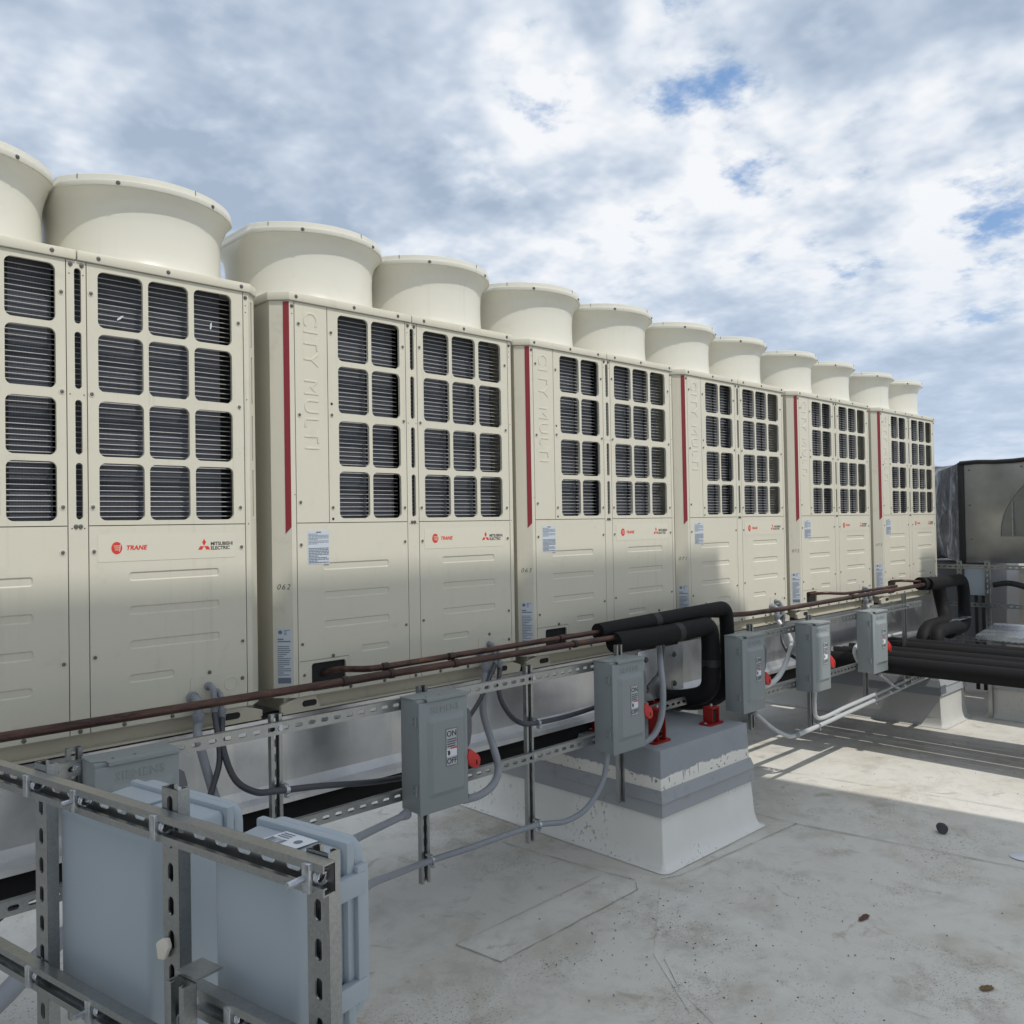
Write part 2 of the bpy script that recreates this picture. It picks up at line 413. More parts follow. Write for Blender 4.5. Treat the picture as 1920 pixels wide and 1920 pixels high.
# ---------------------------------------------------------------- mesh building
class MB:
    def __init__(self):
        self.v = []; self.f = []; self.mi = []; self.cur = 0
    def add(self, vs, fs):
        o = len(self.v)
        self.v += [tuple(x) for x in vs]
        for f in fs:
            self.f.append([i + o for i in f]); self.mi.append(self.cur)
    def box(self, x0, x1, y0, y1, z0, z1):
        vs = [(x, y, z) for x in (x0, x1) for y in (y0, y1) for z in (z0, z1)]
        self.add(vs, [(0, 1, 3, 2), (4, 6, 7, 5), (0, 4, 5, 1), (2, 3, 7, 6), (0, 2, 6, 4), (1, 5, 7, 3)])
    def prism(self, poly, y0, y1):                      # polygon in xz extruded along y
        n = len(poly)
        vs = [(x, y0, z) for x, z in poly] + [(x, y1, z) for x, z in poly]
        fs = [tuple(range(n)), tuple(range(2 * n - 1, n - 1, -1))]
        fs += [(i, i + n, (i + 1) % n + n, (i + 1) % n) for i in range(n)]
        self.add(vs, fs)
    def prism_z(self, poly, z0, z1):                    # polygon in xy extruded along z
        n = len(poly)
        vs = [(x, y, z0) for x, y in poly] + [(x, y, z1) for x, y in poly]
        fs = [tuple(range(n - 1, -1, -1)), tuple(range(n, 2 * n))]
        fs += [(i, (i + 1) % n, (i + 1) % n + n, i + n) for i in range(n)]
        self.add(vs, fs)
    def lathe(self, prof, n=24, c=(0, 0), clipx=None, cap=False):   # profile (r, z), about z
        vs = []
        for r, z in prof:
            for i in range(n):
                a = 2 * math.pi * i / n
                x, y = r * math.cos(a), r * math.sin(a)
                if clipx is not None:
                    x = max(-clipx, min(clipx, x))
                vs.append((c[0] + x, c[1] + y, z))
        fs = []
        for k in range(len(prof) - 1):
            for i in range(n):
                j = (i + 1) % n
                fs.append((k * n + i, k * n + j, (k + 1) * n + j, (k + 1) * n + i))
        if cap:
            fs.append(tuple(range(n - 1, -1, -1)))
            fs.append(tuple((len(prof) - 1) * n + i for i in range(n)))
        self.add(vs, fs)
    def tube(self, pts, r, n=10, cap=True):
        pts = [Vector(p) for p in pts]
        if isinstance(r, (int, float)):
            r = [r] * len(pts)
        T = []
        for i in range(len(pts)):
            a = pts[max(0, i - 1)]; b = pts[min(len(pts) - 1, i + 1)]
            T.append((b - a).normalized())
        ref = Vector((0, 0, 1)) if abs(T[0].z) < 0.9 else Vector((1, 0, 0))
        u = T[0].cross(ref).normalized()
        vs = []
        for i, p in enumerate(pts):
            u = (u - T[i] * u.dot(T[i]))
            u = u.normalized() if u.length > 1e-6 else T[i].orthogonal().normalized()
            w = T[i].cross(u)
            for k in range(n):
                a = 2 * math.pi * k / n
                vs.append(p + (u * math.cos(a) + w * math.sin(a)) * r[i])
        fs = []
        for i in range(len(pts) - 1):
            for k in range(n):
                j = (k + 1) % n
                fs.append((i * n + k, i * n + j, (i + 1) * n + j, (i + 1) * n + k))
        if cap:
            fs.append(tuple(range(n - 1, -1, -1)))
            fs.append(tuple((len(pts) - 1) * n + k for k in range(n)))
        self.add(vs, fs)
    def cell(self, x0, x1, z0, z1, hole, y0, t, seg=4, back=True):
        """a rectangle at y0 with an optional rounded hole (hx0,hx1,hz0,hz1,r), thickness t along +y"""
        if hole is None:
            self.add([(x0, y0, z0), (x1, y0, z0), (x1, y0, z1), (x0, y0, z1)], [(0, 1, 2, 3)])
            if back:
                self.add([(x0, y0 + t, z0), (x1, y0 + t, z0), (x1, y0 + t, z1), (x0, y0 + t, z1)], [(3, 2, 1, 0)])
            return
        hx0, hx1, hz0, hz1, r = hole
        cs = [((hx1 - r, hz1 - r), 0), ((hx0 + r, hz1 - r), 90), ((hx0 + r, hz0 + r), 180), ((hx1 - r, hz0 + r), 270)]
        oc = [(x1, z1), (x0, z1), (x0, z0), (x1, z0)]
        inner = []
        for (cx, cz), a0 in cs:
            for k in range(seg + 1):
                a = R(a0 + 90.0 * k / seg)
                inner.append((cx + r * math.cos(a), cz + r * math.sin(a)))
        m = seg + 1; n = len(inner)
        for yy, flip in ((y0, False), (y0 + t, True)):
            if flip and not back:
                continue
            vs = [(x, yy, z) for x, z in inner] + [(x, yy, z) for x, z in oc]
            fs = []
            for c in range(4):
                for k in range(seg):
                    fs.append((c * m + k, n + c, c * m + k + 1))
                nx = (c + 1) % 4
                fs.append((c * m + seg, n + c, n + nx, nx * m))
            if not flip:
                fs = [tuple(reversed(f)) for f in fs]
            self.add(vs, fs)
        vs = [(x, y0, z) for x, z in inner] + [(x, y0 + t, z) for x, z in inner]
        self.add(vs, [(i, (i + 1) % n, (i + 1) % n + n, i + n) for i in range(n)])
    def rim(self, x0, x1, z0, z1, y0, t, e=0.0008):       # outer edge of a plate
        a = [(x0, z0), (x1, z0), (x1, z1), (x0, z1)]
        b = [(x0 - e, z0 - e), (x1 + e, z0 - e), (x1 + e, z1 + e), (x0 - e, z1 + e)]
        vs = [(x, y0, z) for x, z in a] + [(x, y0 + t, z) for x, z in b]
        self.add(vs, [(i, i + 4, (i + 1) % 4 + 4, (i + 1) % 4) for i in range(4)])
    def xf(self, mat):
        self.v = [tuple(mat @ Vector(p)) for p in self.v]
        return self
    def build(self, name, mat, parent=None, bevel=0, smooth=35, weld=False, solid=0, recalc=False):
        me = bpy.data.meshes.new(name)
        me.from_pydata(self.v, [], self.f)
        mats = mat if isinstance(mat, (list, tuple)) else [mat]
        for m_ in mats:
            me.materials.append(M[m_] if isinstance(m_, str) else m_)
        if len(mats) > 1:
            me.polygons.foreach_set('material_index', self.mi)
        if bevel or weld or solid or recalc:
            bm = bmesh.new(); bm.from_mesh(me)
            if weld or solid or bevel:
                bmesh.ops.remove_doubles(bm, verts=bm.verts, dist=1e-5)
            if solid:
                bmesh.ops.recalc_face_normals(bm, faces=bm.faces)
                bmesh.ops.solidify(bm, geom=bm.faces[:], thickness=solid)
            if bevel:
                es = [e for e in bm.edges if len(e.link_faces) == 2 and e.calc_face_angle(0) > R(40)]
                bmesh.ops.bevel(bm, geom=es, offset=bevel, segments=2, affect='EDGES', profile=0.5, clamp_overlap=True)
            if recalc:
                bmesh.ops.recalc_face_normals(bm, faces=bm.faces)
            bm.to_mesh(me); bm.free()
        if smooth:
            me.polygons.foreach_set('use_smooth', [True] * len(me.polygons))
            me.set_sharp_from_angle(angle=R(smooth))
        o = bpy.data.objects.new(name, me)
        col.objects.link(o)
        if parent is not None:
            o.parent = parent
        return o

def catmull(pts, sub=8):
    pts = [Vector(p) for p in pts]
    if len(pts) < 3:
        return pts
    P = [pts[0] * 2 - pts[1]] + pts + [pts[-1] * 2 - pts[-2]]
    out = []
    for i in range(1, len(P) - 2):
        p0, p1, p2, p3 = P[i - 1:i + 3]
        for k in range(sub):
            t = k / sub
            out.append(0.5 * ((2 * p1) + (p2 - p0) * t + (2 * p0 - 5 * p1 + 4 * p2 - p3) * t * t + (3 * p1 - p0 - 3 * p2 + p3) * t ** 3))
    out.append(pts[-1])
    return out

def fillet(pts, rad, sub=7):
    """polyline with rounded corners"""
    pts = [Vector(p) for p in pts]
    out = [pts[0]]
    for i in range(1, len(pts) - 1):
        a = (pts[i - 1] - pts[i]); b = (pts[i + 1] - pts[i])
        d = min(rad, a.length * 0.49, b.length * 0.49)
        p0 = pts[i] + a.normalized() * d; p1 = pts[i] + b.normalized() * d
        for k in range(sub + 1):
            t = k / sub
            out.append((1 - t) ** 2 * p0 + 2 * t * (1 - t) * pts[i] + t * t * p1)
    out.append(pts[-1])
    return out

def tag(o, label, cat, group=None, kind=None):
    if label: o['label'] = label
    if cat: o['category'] = cat
    if group: o['group'] = group
    if kind: o['kind'] = kind
    return o

def empty(name, loc, label, cat, group=None, rz=0.0):
    o = bpy.data.objects.new(name, None)
    o.empty_display_size = 0.1
    col.objects.link(o)
    o.location = loc
    o.rotation_euler = (0, 0, rz)
    return tag(o, label, cat, group)

def copy_tree(o, parent=None):
    c = o.copy()
    col.objects.link(c)
    c.parent = parent
    for ch in list(o.children):
        copy_tree(ch, c)
    return c

def text_mesh(s, size, ext=0.0004, bold=0.0, shear=0.0, align='LEFT', spacing=1.0, bev=0.0):
    cu = bpy.data.curves.new('t', 'FONT')
    cu.body = s; cu.size = size; cu.extrude = ext; cu.offset = bold; cu.shear = shear
    cu.align_x = align; cu.space_character = spacing; cu.resolution_u = 3
    cu.bevel_depth = bev; cu.bevel_resolution = 0
    ob = bpy.data.objects.new('t', cu)
    col.objects.link(ob)
    dg = bpy.context.evaluated_depsgraph_get()
    me = bpy.data.meshes.new_from_object(ob.evaluated_get(dg))
    bpy.data.objects.remove(ob, do_unlink=True)
    bpy.data.curves.remove(cu)
    return me

FRONT = Matrix.Rotation(R(90), 4, 'X')               # text standing upright, facing -y

def text_obj(name, s, size, mat, parent, loc, rot=Matrix.Identity(4), **kw):
    me = text_mesh(s, size, **kw)
    me.materials.clear()
    me.materials.append(M[mat])
    me.transform(Matrix.Translation(loc) @ rot @ FRONT)
    o = bpy.data.objects.new(name, me)
    col.objects.link(o)
    o.parent = parent
    return o

def stadium(x0, x1, z0, z1, seg=5, r=None):
    r = min(x1 - x0, z1 - z0) / 2 if r is None else r
    out = []
    for (cx, cz), a0 in (((x1 - r, z1 - r), 0), ((x0 + r, z1 - r), 90), ((x0 + r, z0 + r), 180), ((x1 - r, z0 + r), 270)):
        for k in range(seg + 1):
            a = R(a0 + 90.0 * k / seg)
            out.append((cx + r * math.cos(a), cz + r * math.sin(a)))
    return out

def raised(mb, outline, y, h, inset):
    """embossed shape: outline at y, smaller top at y-h"""
    n = len(outline)
    cx = sum(p[0] for p in outline) / n; cz = sum(p[1] for p in outline) / n
    w = max(p[0] for p in outline) - cx; hh = max(p[1] for p in outline) - cz
    top = [(cx + (x - cx) * (w - inset) / w, cz + (z - cz) * (hh - inset) / hh) for x, z in outline]
    vs = [(x, y, z) for x, z in outline] + [(x, y - h, z) for x, z in top]
    fs = [(i, i + n, (i + 1) % n + n, (i + 1) % n) for i in range(n)]
    fs.append(tuple(range(n, 2 * n)))
    mb.add(vs, [tuple(reversed(f)) for f in fs])

# ================================================================ the setting
mb = MB()
mb.add([(-60, -60, ROOF), (70, -60, ROOF), (70, 70, ROOF), (-60, 70, ROOF)], [(0, 1, 2, 3)])
roof = mb.build('roof_membrane', 'roof', smooth=0)
roof['kind'] = 'structure'

def roof_sheet(name, poly, mat='roof_patch', h=0.004):
    m_ = MB(); m_.prism_z(poly, ROOF + 0.0005, ROOF + h)
    return m_.build(name, mat, roof, smooth=0)
M['caulk'] = simple('seam_dirt', (0.27, 0.255, 0.225), 0.8, 0, 0.3, 0.5, 30)
def seam(pts, w=0.006, h=0.0052):
    """a wavering bead of dirty sealant along a lap"""
    m_ = MB()
    P = []
    for a, b in zip(pts[:-1], pts[1:]):
        a, b = Vector(a), Vector(b)
        n = max(2, int((b - a).length / 0.05))
        for k in range(n):
            q = a.lerp(b, k / n)
            P.append(q + Vector((random.uniform(-1, 1), random.uniform(-1, 1))) * 0.0018)
    P.append(Vector(pts[-1]))
    vs = []; fs = []
    for i, p in enumerate(P):
        t = (P[min(i + 1, len(P) - 1)] - P[max(0, i - 1)]).normalized()
        nrm = Vector((-t.y, t.x)) * w * random.uniform(0.08, 0.42)
        vs += [(p.x - nrm.x, p.y - nrm.y, ROOF + h), (p.x + nrm.x, p.y + nrm.y, ROOF + h)]
        if i:
            k = 2 * i
            fs.append((k - 2, k, k + 1, k - 1))
    m_.add(vs, fs)
    return m_.build('seam_sealant', 'caulk', roof, smooth=0)

# laps and patches around the curb
roof_sheet('membrane_patch', [(0.476, -0.347), (0.51, -0.57), (1.364, -0.552), (1.40, -0.34)], h=0.0025)
seam([(0.476, -0.347), (0.51, -0.57), (1.364, -0.552), (1.42, -0.50)], 0.006)
seam([(0.476, -0.347), (1.36, -0.33)], 0.004)
seam([(1.34, 0.31), (1.403, -0.251), (1.44, -0.48)], 0.006)
roof_sheet('membrane_sheet', [(-3, -1.9), (0.72, -1.27), (0.95, -0.95), (1.44, -0.62), (1.50, -0.70), (1.2, -3.6), (-3, -3.6)], h=0.0028)
seam([(1.53, -0.561), (1.62, -0.60), (2.62, -0.66)], 0.006)
seam([(2.616, -0.65), (2.785, -1.708), (3.05, -3.6)], 0.010)
seam([(2.616, -0.65), (2.58, 0.2)], 0.006)
seam([(0.95, -0.997), (0.809, -1.167), (0.6, -1.62), (0.1, -2.6)], 0.004)
seam([(1.70, -0.56), (2.40, -0.575)], 0.003)
for px_ in (3.9, 5.2, 6.5, 7.9):
    seam([(px_, -3.4), (px_ - 0.3, -1.0), (px_ - 0.5, 0.2)], 0.006)

# pale concrete blocks on which the row stands (curbs)
def curb(name, x0, x1, y0, y1, zt, label, top=True, flare=0.045, mats=('curb', 'flash', 'curb_top')):
    e = empty(name, ((x0 + x1) / 2, y0, ROOF), label, 'curb')
    inv = Matrix.Translation((-(x0 + x1) / 2, -y0, -ROOF))
    def part(nm, mb_, mat, **k):
        o = mb_.build(nm, mat, e, **k)
        o.matrix_parent_inverse = inv
        return o
    zf0, zf1 = -2.283, -2.165
    m_ = MB()
    # membrane skirt: coved at the foot
    prof = [(0.050, ROOF + 0.003), (0.024, ROOF + 0.008), (0.012, ROOF + 0.03), (0.0, ROOF + 0.075), (-0.012, zf0 + 0.005)]
    vs = []; fs = []
    for d, z in prof:
        c_ = 0.03 + d * 0.4
        ring = []
        X0, X1, Y0, Y1 = x0 - d, x1 + d, y0 - d, y1 + d
        for (cx, cy, sx, sy) in ((X0, Y0, 1, 1), (X1, Y0, -1, 1), (X1, Y1, -1, -1), (X0, Y1, 1, -1)):
            rr = 0.006 + max(d, 0) * 0.7
            for k in range(5):
                a = R({(1, 1): 180, (-1, 1): 270, (-1, -1): 0, (1, -1): 90}[(sx, sy)] + 90 * k / 4)
                ring.append((cx + sx * rr + rr * math.cos(a), cy + sy * rr + rr * math.sin(a), z))
        vs += ring
    n = 20
    for k in range(len(prof) - 1):
        for i in range(n):
            j = (i + 1) % n
            fs.append((k * n + i, k * n + j, (k + 1) * n + j, (k + 1) * n + i))
    m_.add(vs, fs)
    part('membrane_skirt', m_, mats[0], smooth=50)
    # two-tier sheet metal counter-flashing
    m_ = MB()
    def band(d0, d1, za, zb):
        a = [(x0 - d0, y0 - d0), (x1 + d0, y0 - d0), (x1 + d0, y1 + d0), (x0 - d0, y1 + d0)]
        b = [(x0 - d1, y0 - d1), (x1 + d1, y0 - d1), (x1 + d1, y1 + d1), (x0 - d1, y1 + d1)]
        v = [(x, y, za) for x, y in a] + [(x, y, zb) for x, y in b]
        m_.add(v, [(i, (i + 1) % 4, (i + 1) % 4 + 4, i + 4) for i in range(4)])
    zm = (zf0 + zf1) / 2 + 0.002
    band(0.006, -0.004, zf0, zm)
    band(-0.004, 0.004, zm, zm + 0.003)
    band(0.004, -0.012, zm + 0.003, zf1)
    band(-0.012, -0.030, zf1, zf1 + 0.001)
    part('counter_flashing', m_, mats[1], smooth=0)
    # concrete cap
    m_ = MB()
    b = [(x0 + 0.016, y0 + 0.016), (x1 - 0.016, y0 + 0.016), (x1 - 0.016, y1 - 0.016), (x0 + 0.016, y1 - 0.016)]
    t = [(x0 + 0.036, y0 + 0.030), (x1 - 0.010, y0 + 0.030), (x1 - 0.010, y1 - 0.03), (x0 + 0.036, y1 - 0.03)]
    v = [(x, y, zf1 - 0.02) for x, y in b] + [(x, y, zt) for x, y in t]
    m_.add(v, [(i, (i + 1) % 4, (i + 1) % 4 + 4, i + 4) for i in range(4)] + [(4, 5, 6, 7)])
    part('concrete_cap', m_, mats[2], bevel=0.006)
    return e

curb('equipment_curb', 1.624, 2.455, -0.505, 1.15, -1.98, 'near white-skirted curb with grey painted top and drips, under the third disconnect switch')
curb('equipment_curb', 5.34, 5.89, -0.45, 1.15, -2.03, 'far pale curb with grey metal flashing below the black pipe bundle', mats=('curb_far_shaded', 'flash', 'flash'))
curb('equipment_curb', 5.97, 7.3, -1.9, -0.60, -2.05, 'pale curb at the right edge beneath the black pipes', mats=('curb_far_shaded', 'flash', 'flash'))
curb('equipment_curb', 3.95, 4.75, 0.85, 1.9, -2.03, 'pale curb standing back behind the fourth and fifth disconnect switches', mats=('curb_far_shaded', 'flash', 'flash'))

# ================================================================ condensing units
UX = [-1.347, 0.0, 1.318, 2.643, 4.023, 5.434]
BASE = -1.59
S1, C1, C2, RR = 0.146, 0.532, 0.594, 1.139
XL, XR, CL, CR, BR = -0.076, 1.205, 0.055, 0.045, 1.160
ZM, ZB = -0.860, -1.530
ROWS = [(-0.208, -0.022), (-0.420, -0.229), (-0.633, -0.450), (-0.843, -0.654)]
LCOLS = [(0.195, 0.341), (0.357, 0.501)]
RCOLS = [(0.629, 0.775), (0.793, 0.933), (0.953, 1.094)]
G = 0.0016

def screw_mesh():
    m_ = MB()
    m_.cur = 0
    m_.lathe([(0.0105, 0.0002), (0.0095, 0.0014), (0.0068, 0.0010), (0.0060, 0.0004)], 12)
    m_.cur = 1
    m_.lathe([(0.0060, 0.0004), (0.0052, 0.0030), (0.0030, 0.0036), (0.0018, 0.0018), (0.0001, 0.0018)], 12)
    m_.xf(Matrix.Rotation(R(90), 4, 'X'))
    return m_
def cap_screw_mesh():
    m_ = MB()
    m_.cur = 1
    m_.lathe([(0.0075, 0.0), (0.0075, 0.0012), (0.0050, 0.0014), (0.0046, 0.0048), (0.0022, 0.0052), (0.0016, 0.0030), (0.0001, 0.0030)], 12)
    m_.xf(Matrix.Rotation(R(90), 4, 'X'))
    return m_

def print_lines(mb_, x0, x1, z0, z1, y, rows, fill=0.8, h=0.45):
    """illegible small print as rows of little ink dashes"""
    dz = (z1 - z0) / rows
    for i in range(rows):
        z = z1 - (i + 0.5) * dz
        x = x0
        end = x0 + (x1 - x0) * random.choice((1, 1, 1, 0.9, 0.7, 0.45))
        while x < end:
            w = random.uniform(0.004, 0.012) * (x1 - x0) / 0.08
            e = min(end, x + w)
            hh = dz * h / 2
            mb_.add([(x, y, z - hh), (e, y, z - hh), (e, y, z + hh), (x, y, z + hh)], [(0, 1, 2, 3)])
            x = e + (x1 - x0) * 0.018

def build_unit():
    u = empty('condensing_unit', (0, 0, BASE), '', 'condenser')
    def P(nm, mb_, mat, par=None, **k):
        o = mb_.build(nm, mat, par or u, **k)
        if par is None:
            o.location.z = -BASE
        return o
    # cabinet shell: sides and back
    m_ = MB()
    out = [(XL, CL), (XL, 0.74), (XR, 0.74), (XR, CR)]
    inn = [(XL + 0.003, CL), (XL + 0.003, 0.737), (XR - 0.003, 0.737), (XR - 0.003, CR)]
    for a, b in ((0, 1), (1, 2), (2, 3)):
        m_.prism_z([out[a], inn[a], inn[b], out[b]], ZB, 0.0)
    P('cabinet', m_, 'cream', recalc=True, smooth=0)
    # dark inside behind the panel joints
    m_ = MB(); m_.box(0.002, RR - 0.002, 0.013, 0.016, ZB + 0.004, ZM + 0.004)
    m_.box(-0.004, S1 + 0.02, 0.013, 0.016, ZM, -0.002)
    m_.box(C1 - 0.006, C1 + 0.008, 0.013, 0.016, ZM, -0.002); m_.box(C2 - 0.008, C2 + 0.006, 0.013, 0.016, ZM, -0.002)
    m_.box(RR - 0.01, RR + 0.006, 0.013, 0.016, ZM, -0.002)
    P('inner_frame', m_, 'seam', smooth=0)
    # corner posts
    m_ = MB()
    m_.prism_z([(XL, CL), (XL + 0.004, CL + 0.004), (-0.018, 0.006), (-G, 0.006), (-G, 0.0), (-0.021, 0.0)], ZB, -0.001)
    P('corner_post', m_, 'cream', recalc=True, smooth=0)
    m_ = MB()
    m_.prism_z([(RR + G, 0.0), (RR + G, 0.006), (BR - 0.002, 0.006), (BR, 0.0)], ZB, -0.001)
    # slotted chamfer
    ch = MB()
    ln = math.hypot(XR - BR, CR)
    zz = [ZB, ZM] + [r_[0] - 0.012 for r_ in reversed(ROWS)][1:] + [-0.001]
    prev = ZB
    ch.cell(0, ln, ZB, ZM, None, 0, 0.003)
    edges = [ZM, -0.6435, -0.435, -0.2185, -0.001]
    for i in range(4):
        r_ = list(reversed(ROWS))[i]
        ch.cell(0, ln, edges[i], edges[i + 1], (0.028, 0.040, r_[0] + 0.006, r_[1] - 0.004, 0.0058), 0, 0.003)
    ch.xf(Matrix.Translation((BR, 0, 0)) @ Matrix.Rotation(math.atan2(CR, XR - BR), 4, 'Z'))
    m_.v_off = len(m_.v)
    m_.add(ch.v, ch.f)
    P('corner_post', m_, 'cream', smooth=0)
    # red stripe down the left chamfer
    m_ = MB()
    d = Vector((XL + 0.021, CL)).normalized() if False else Vector((XL - (-0.021), CL)).normalized()
    nrm = Vector((-d.y, d.x)); nrm = nrm if nrm.y < 0 else -nrm
    def chm(s, z, off=0.0):
        return (-0.021 + d.x * s + nrm.x * off, d.y * s + nrm.y * off, z)
    q = [(0.001, -0.88), (0.001, -0.006), (0.024, -0.006), (0.024, -0.905)]
    q = [(0.001, -0.875), (0.001, -0.004), (0.024, -0.004), (0.024, -0.90)]
    vs = [chm(s, z, 0.0002) for s, z in q] + [chm(s, z, 0.0012) for s, z in q]
    m_.add(vs, [(4, 5, 6, 7), (0, 1, 5, 4), (1, 2, 6, 5), (2, 3, 7, 6), (3, 0, 4, 7)])
    st = P('stripe', m_, 'red_stripe', recalc=True, smooth=0)
    st['label'] = 'dark red vertical stripe'
    # nameplate on the chamfer
    lw = 0.072
    def chamfer_label(nm, s0, s1, z0, z1, mat):
        l_ = MB()
        q = [(s0, z0), (s0, z1), (s1, z1), (s1, z0)]
        vs = [chm(s, z, 0.0002) for s, z in q] + [chm(s, z, 0.0009) for s, z in q]
        l_.add(vs, [(4, 5, 6, 7), (0, 1, 5, 4), (1, 2, 6, 5), (2, 3, 7, 6), (3, 0, 4, 7)])
        return P(nm, l_, mat, recalc=True, smooth=0)
    npl = chamfer_label('rating_label', 0.005, 0.064, -1.482, -1.262, 'blue_label')
    rot = Matrix.Translation((-0.021, 0, 0)) @ Matrix.Rotation(math.atan2(-d.y, -d.x), 4, 'Z')
    ml = MB()
    def cl_lines(x0, x1, z0, z1, rows, **k):
        print_lines(ml, x0, x1, z0, z1, 0.0, rows, **k)
    def ring(cx, cz, r):
        ml.add([(cx + r * math.cos(a), 0, cz + r * math.sin(a)) for a in [R(30 * k) for k in range(12)]], [tuple(range(12))])
    ring(-0.050, -1.278, 0.008)
    cl_lines(-0.036, -0.012, -1.290, -1.268, 4)
    cl_lines(-0.060, -0.010, -1.318, -1.300, 2, h=0.6)
    cl_lines(-0.060, -0.010, -1.445, -1.328, 15)
    ml.add([(-0.060, 0, -1.474), (-0.010, 0, -1.474), (-0.010, 0, -1.452), (-0.060, 0, -1.452)], [(0, 1, 2, 3)])
    ml.xf(Matrix.Translation(nrm.to_3d() * 0.0015) @ rot)
    pr = ml.build('label_print', 'ink_blue', npl, smooth=0)
    # name panel with embossed lettering
    m_ = MB(); m_.cell(G, S1 - G, ZM + G, -G, None, 0, 0.010); m_.rim(G, S1 - G, ZM + G, -G, 0, 0.010)
    np_ = P('name_panel', m_, 'cream', smooth=0)
    for w_, z_ in (('CITY', -0.028), ('MULTI', -0.292)):
        text_obj('embossed_lettering', w_, 0.092, 'cream', np_, (0.040, -0.0002, z_), Matrix.Rotation(R(90), 4, 'Y'), ext=0.0004, bold=-0.0012, spacing=1.14, bev=0.0012)
    # grilles
    def grille(nm, cols, xa, xb):
        g = MB()
        xs = [xa + G] + [(cols[i][1] + cols[i + 1][0]) / 2 for i in range(len(cols) - 1)] + [xb - G]
        zs = [ZM + G] + [(ROWS[i + 1][1] + ROWS[i][0]) / 2 for i in (2, 1, 0)] + [-G]
        rows = list(reversed(ROWS))
        for i, (c0, c1_) in enumerate(cols):
            for j, (r0, r1) in enumerate(rows):
                g.cell(xs[i], xs[i + 1], zs[j], zs[j + 1], (c0, c1_, r0, r1, 0.021), 0, 0.012, 6)
                # rolled lip round the opening
        g.rim(xa + G, xb - G, ZM + G, -G, 0, 0.010)
        return P(nm, g, 'cream', smooth=40, weld=True)
    grille('grille_panel', LCOLS, S1, C1)
    grille('grille_panel', RCOLS, C2, RR)
    # centre column with four slots
    m_ = MB()
    zs = [ZM, -0.6435, -0.435, -0.2185, -G]
    for j, (r0, r1) in enumerate(reversed(ROWS)):
        m_.cell(C1 + G, C2 - G, zs[j], zs[j + 1], (0.557, 0.578, r0 + 0.004, r1 - 0.002, 0.0104), 0, 0.010, 6)
    m_.cell(C1 + G, C2 - G, ZB, ZM, None, 0, 0.010)
    m_.rim(C1 + G, C2 - G, ZB, -G, 0, 0.010)
    P('centre_column', m_, 'cream', smooth=40, weld=True)
    # coil and wire guard
    m_ = MB()
    m_.box(0.17, 0.505, 0.060, 0.075, ZM + 0.004, -0.004)
    m_.box(0.548, 1.075, 0.060, 0.075, ZM + 0.004, -0.004)
    P('coil', m_, 'coil', smooth=0)
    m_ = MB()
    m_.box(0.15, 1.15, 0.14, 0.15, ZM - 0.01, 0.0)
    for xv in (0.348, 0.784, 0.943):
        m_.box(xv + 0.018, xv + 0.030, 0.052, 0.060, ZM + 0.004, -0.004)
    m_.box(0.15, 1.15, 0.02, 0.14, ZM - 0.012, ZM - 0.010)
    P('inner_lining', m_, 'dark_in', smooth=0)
    m_ = MB()
    z = -0.030
    while z > ZM + 0.02:
        for a, b in ((0.172, 0.515), (0.548, 0.60), (0.612, 1.118)):
            jj = random.uniform(-0.0006, 0.0006)
            m_.tube([(a, 0.046, z + jj), (b, 0.046, z - jj)], 0.00125, 4, cap=False)
        z -= 0.0174
    for xv in (0.268, 0.43, 0.70, 0.863, 1.02):
        pass
    w = P('wire_guard', m_, 'wire', smooth=60)
    # lower panels with ribs
    def sunk(mb_, x0, x1, z0, z1, hole, depth=0.0034, inset=0.0045):
        """panel strip with one pressed-in rib"""
        mb_.cell(x0, x1, z0, z1, hole, 0, depth * 0.02, 4, back=False)
        hx0, hx1, hz0, hz1, r = hole
        a_ = stadium(hx0, hx1, hz0, hz1, 4, r); b_ = stadium(hx0 + inset, hx1 - inset, hz0 + inset, hz1 - inset, 4, r * 0.6)
        n = len(a_)
        vs = [(x, 0, z) for x, z in a_] + [(x, depth, z) for x, z in b_]
        mb_.add(vs, [(i, i + n, (i + 1) % n + n, (i + 1) % n) for i in range(n)] + [tuple(range(2 * n - 1, n - 1, -1))])
    ZR = [ZM - G, -1.088, -1.204, -1.318]
    def ribbed(mb_, xa, xb, ra, rb, sa, sb, zlow):
        mb_.cell(xa, xb, -0.985, ZM - G, None, 0, 0.010)
        sunk(mb_, xa, xb, -1.088, -0.985, (ra, rb, -1.047, -1.017, 0.010))
        sunk(mb_, xa, xb, -1.204, -1.088, (ra, rb, -1.161, -1.131, 0.010))
        sunk(mb_, xa, xb, -1.318, -1.204, (ra, rb, -1.276, -1.246, 0.010))
        sunk(mb_, xa, xb, -1.395, -1.318, (sa, sb, -1.388, -1.360, 0.010))
    m_ = MB()
    ribbed(m_, G, C1 - G, 0.116, 0.430, 0.288, 0.426, ZB)
    m_.cell(0.228, C1 - G, ZB, -1.395, None, 0, 0.010)
    m_.rim(G, C1 - G, ZB, ZM - G, 0, 0.010)
    P('lower_panel', m_, 'cream', smooth=30)
    m_ = MB()
    m_.cell(G, 0.2265, ZB, -1.397, (0.057, 0.213, ZB + 0.012, -1.408, 0.012), -0.0004, 0.010, 4)
    m_.rim(G, 0.2265, ZB, -1.397, -0.0004, 0.010)
    pc = P('pipe_cover', m_, 'cream', smooth=30, weld=True)
    m_ = MB(); m_.box(0.04, 0.225, 0.012, 0.0125, ZB, -1.395)
    P('pipe_opening', m_, 'dark_in', smooth=0)
    m_ = MB()
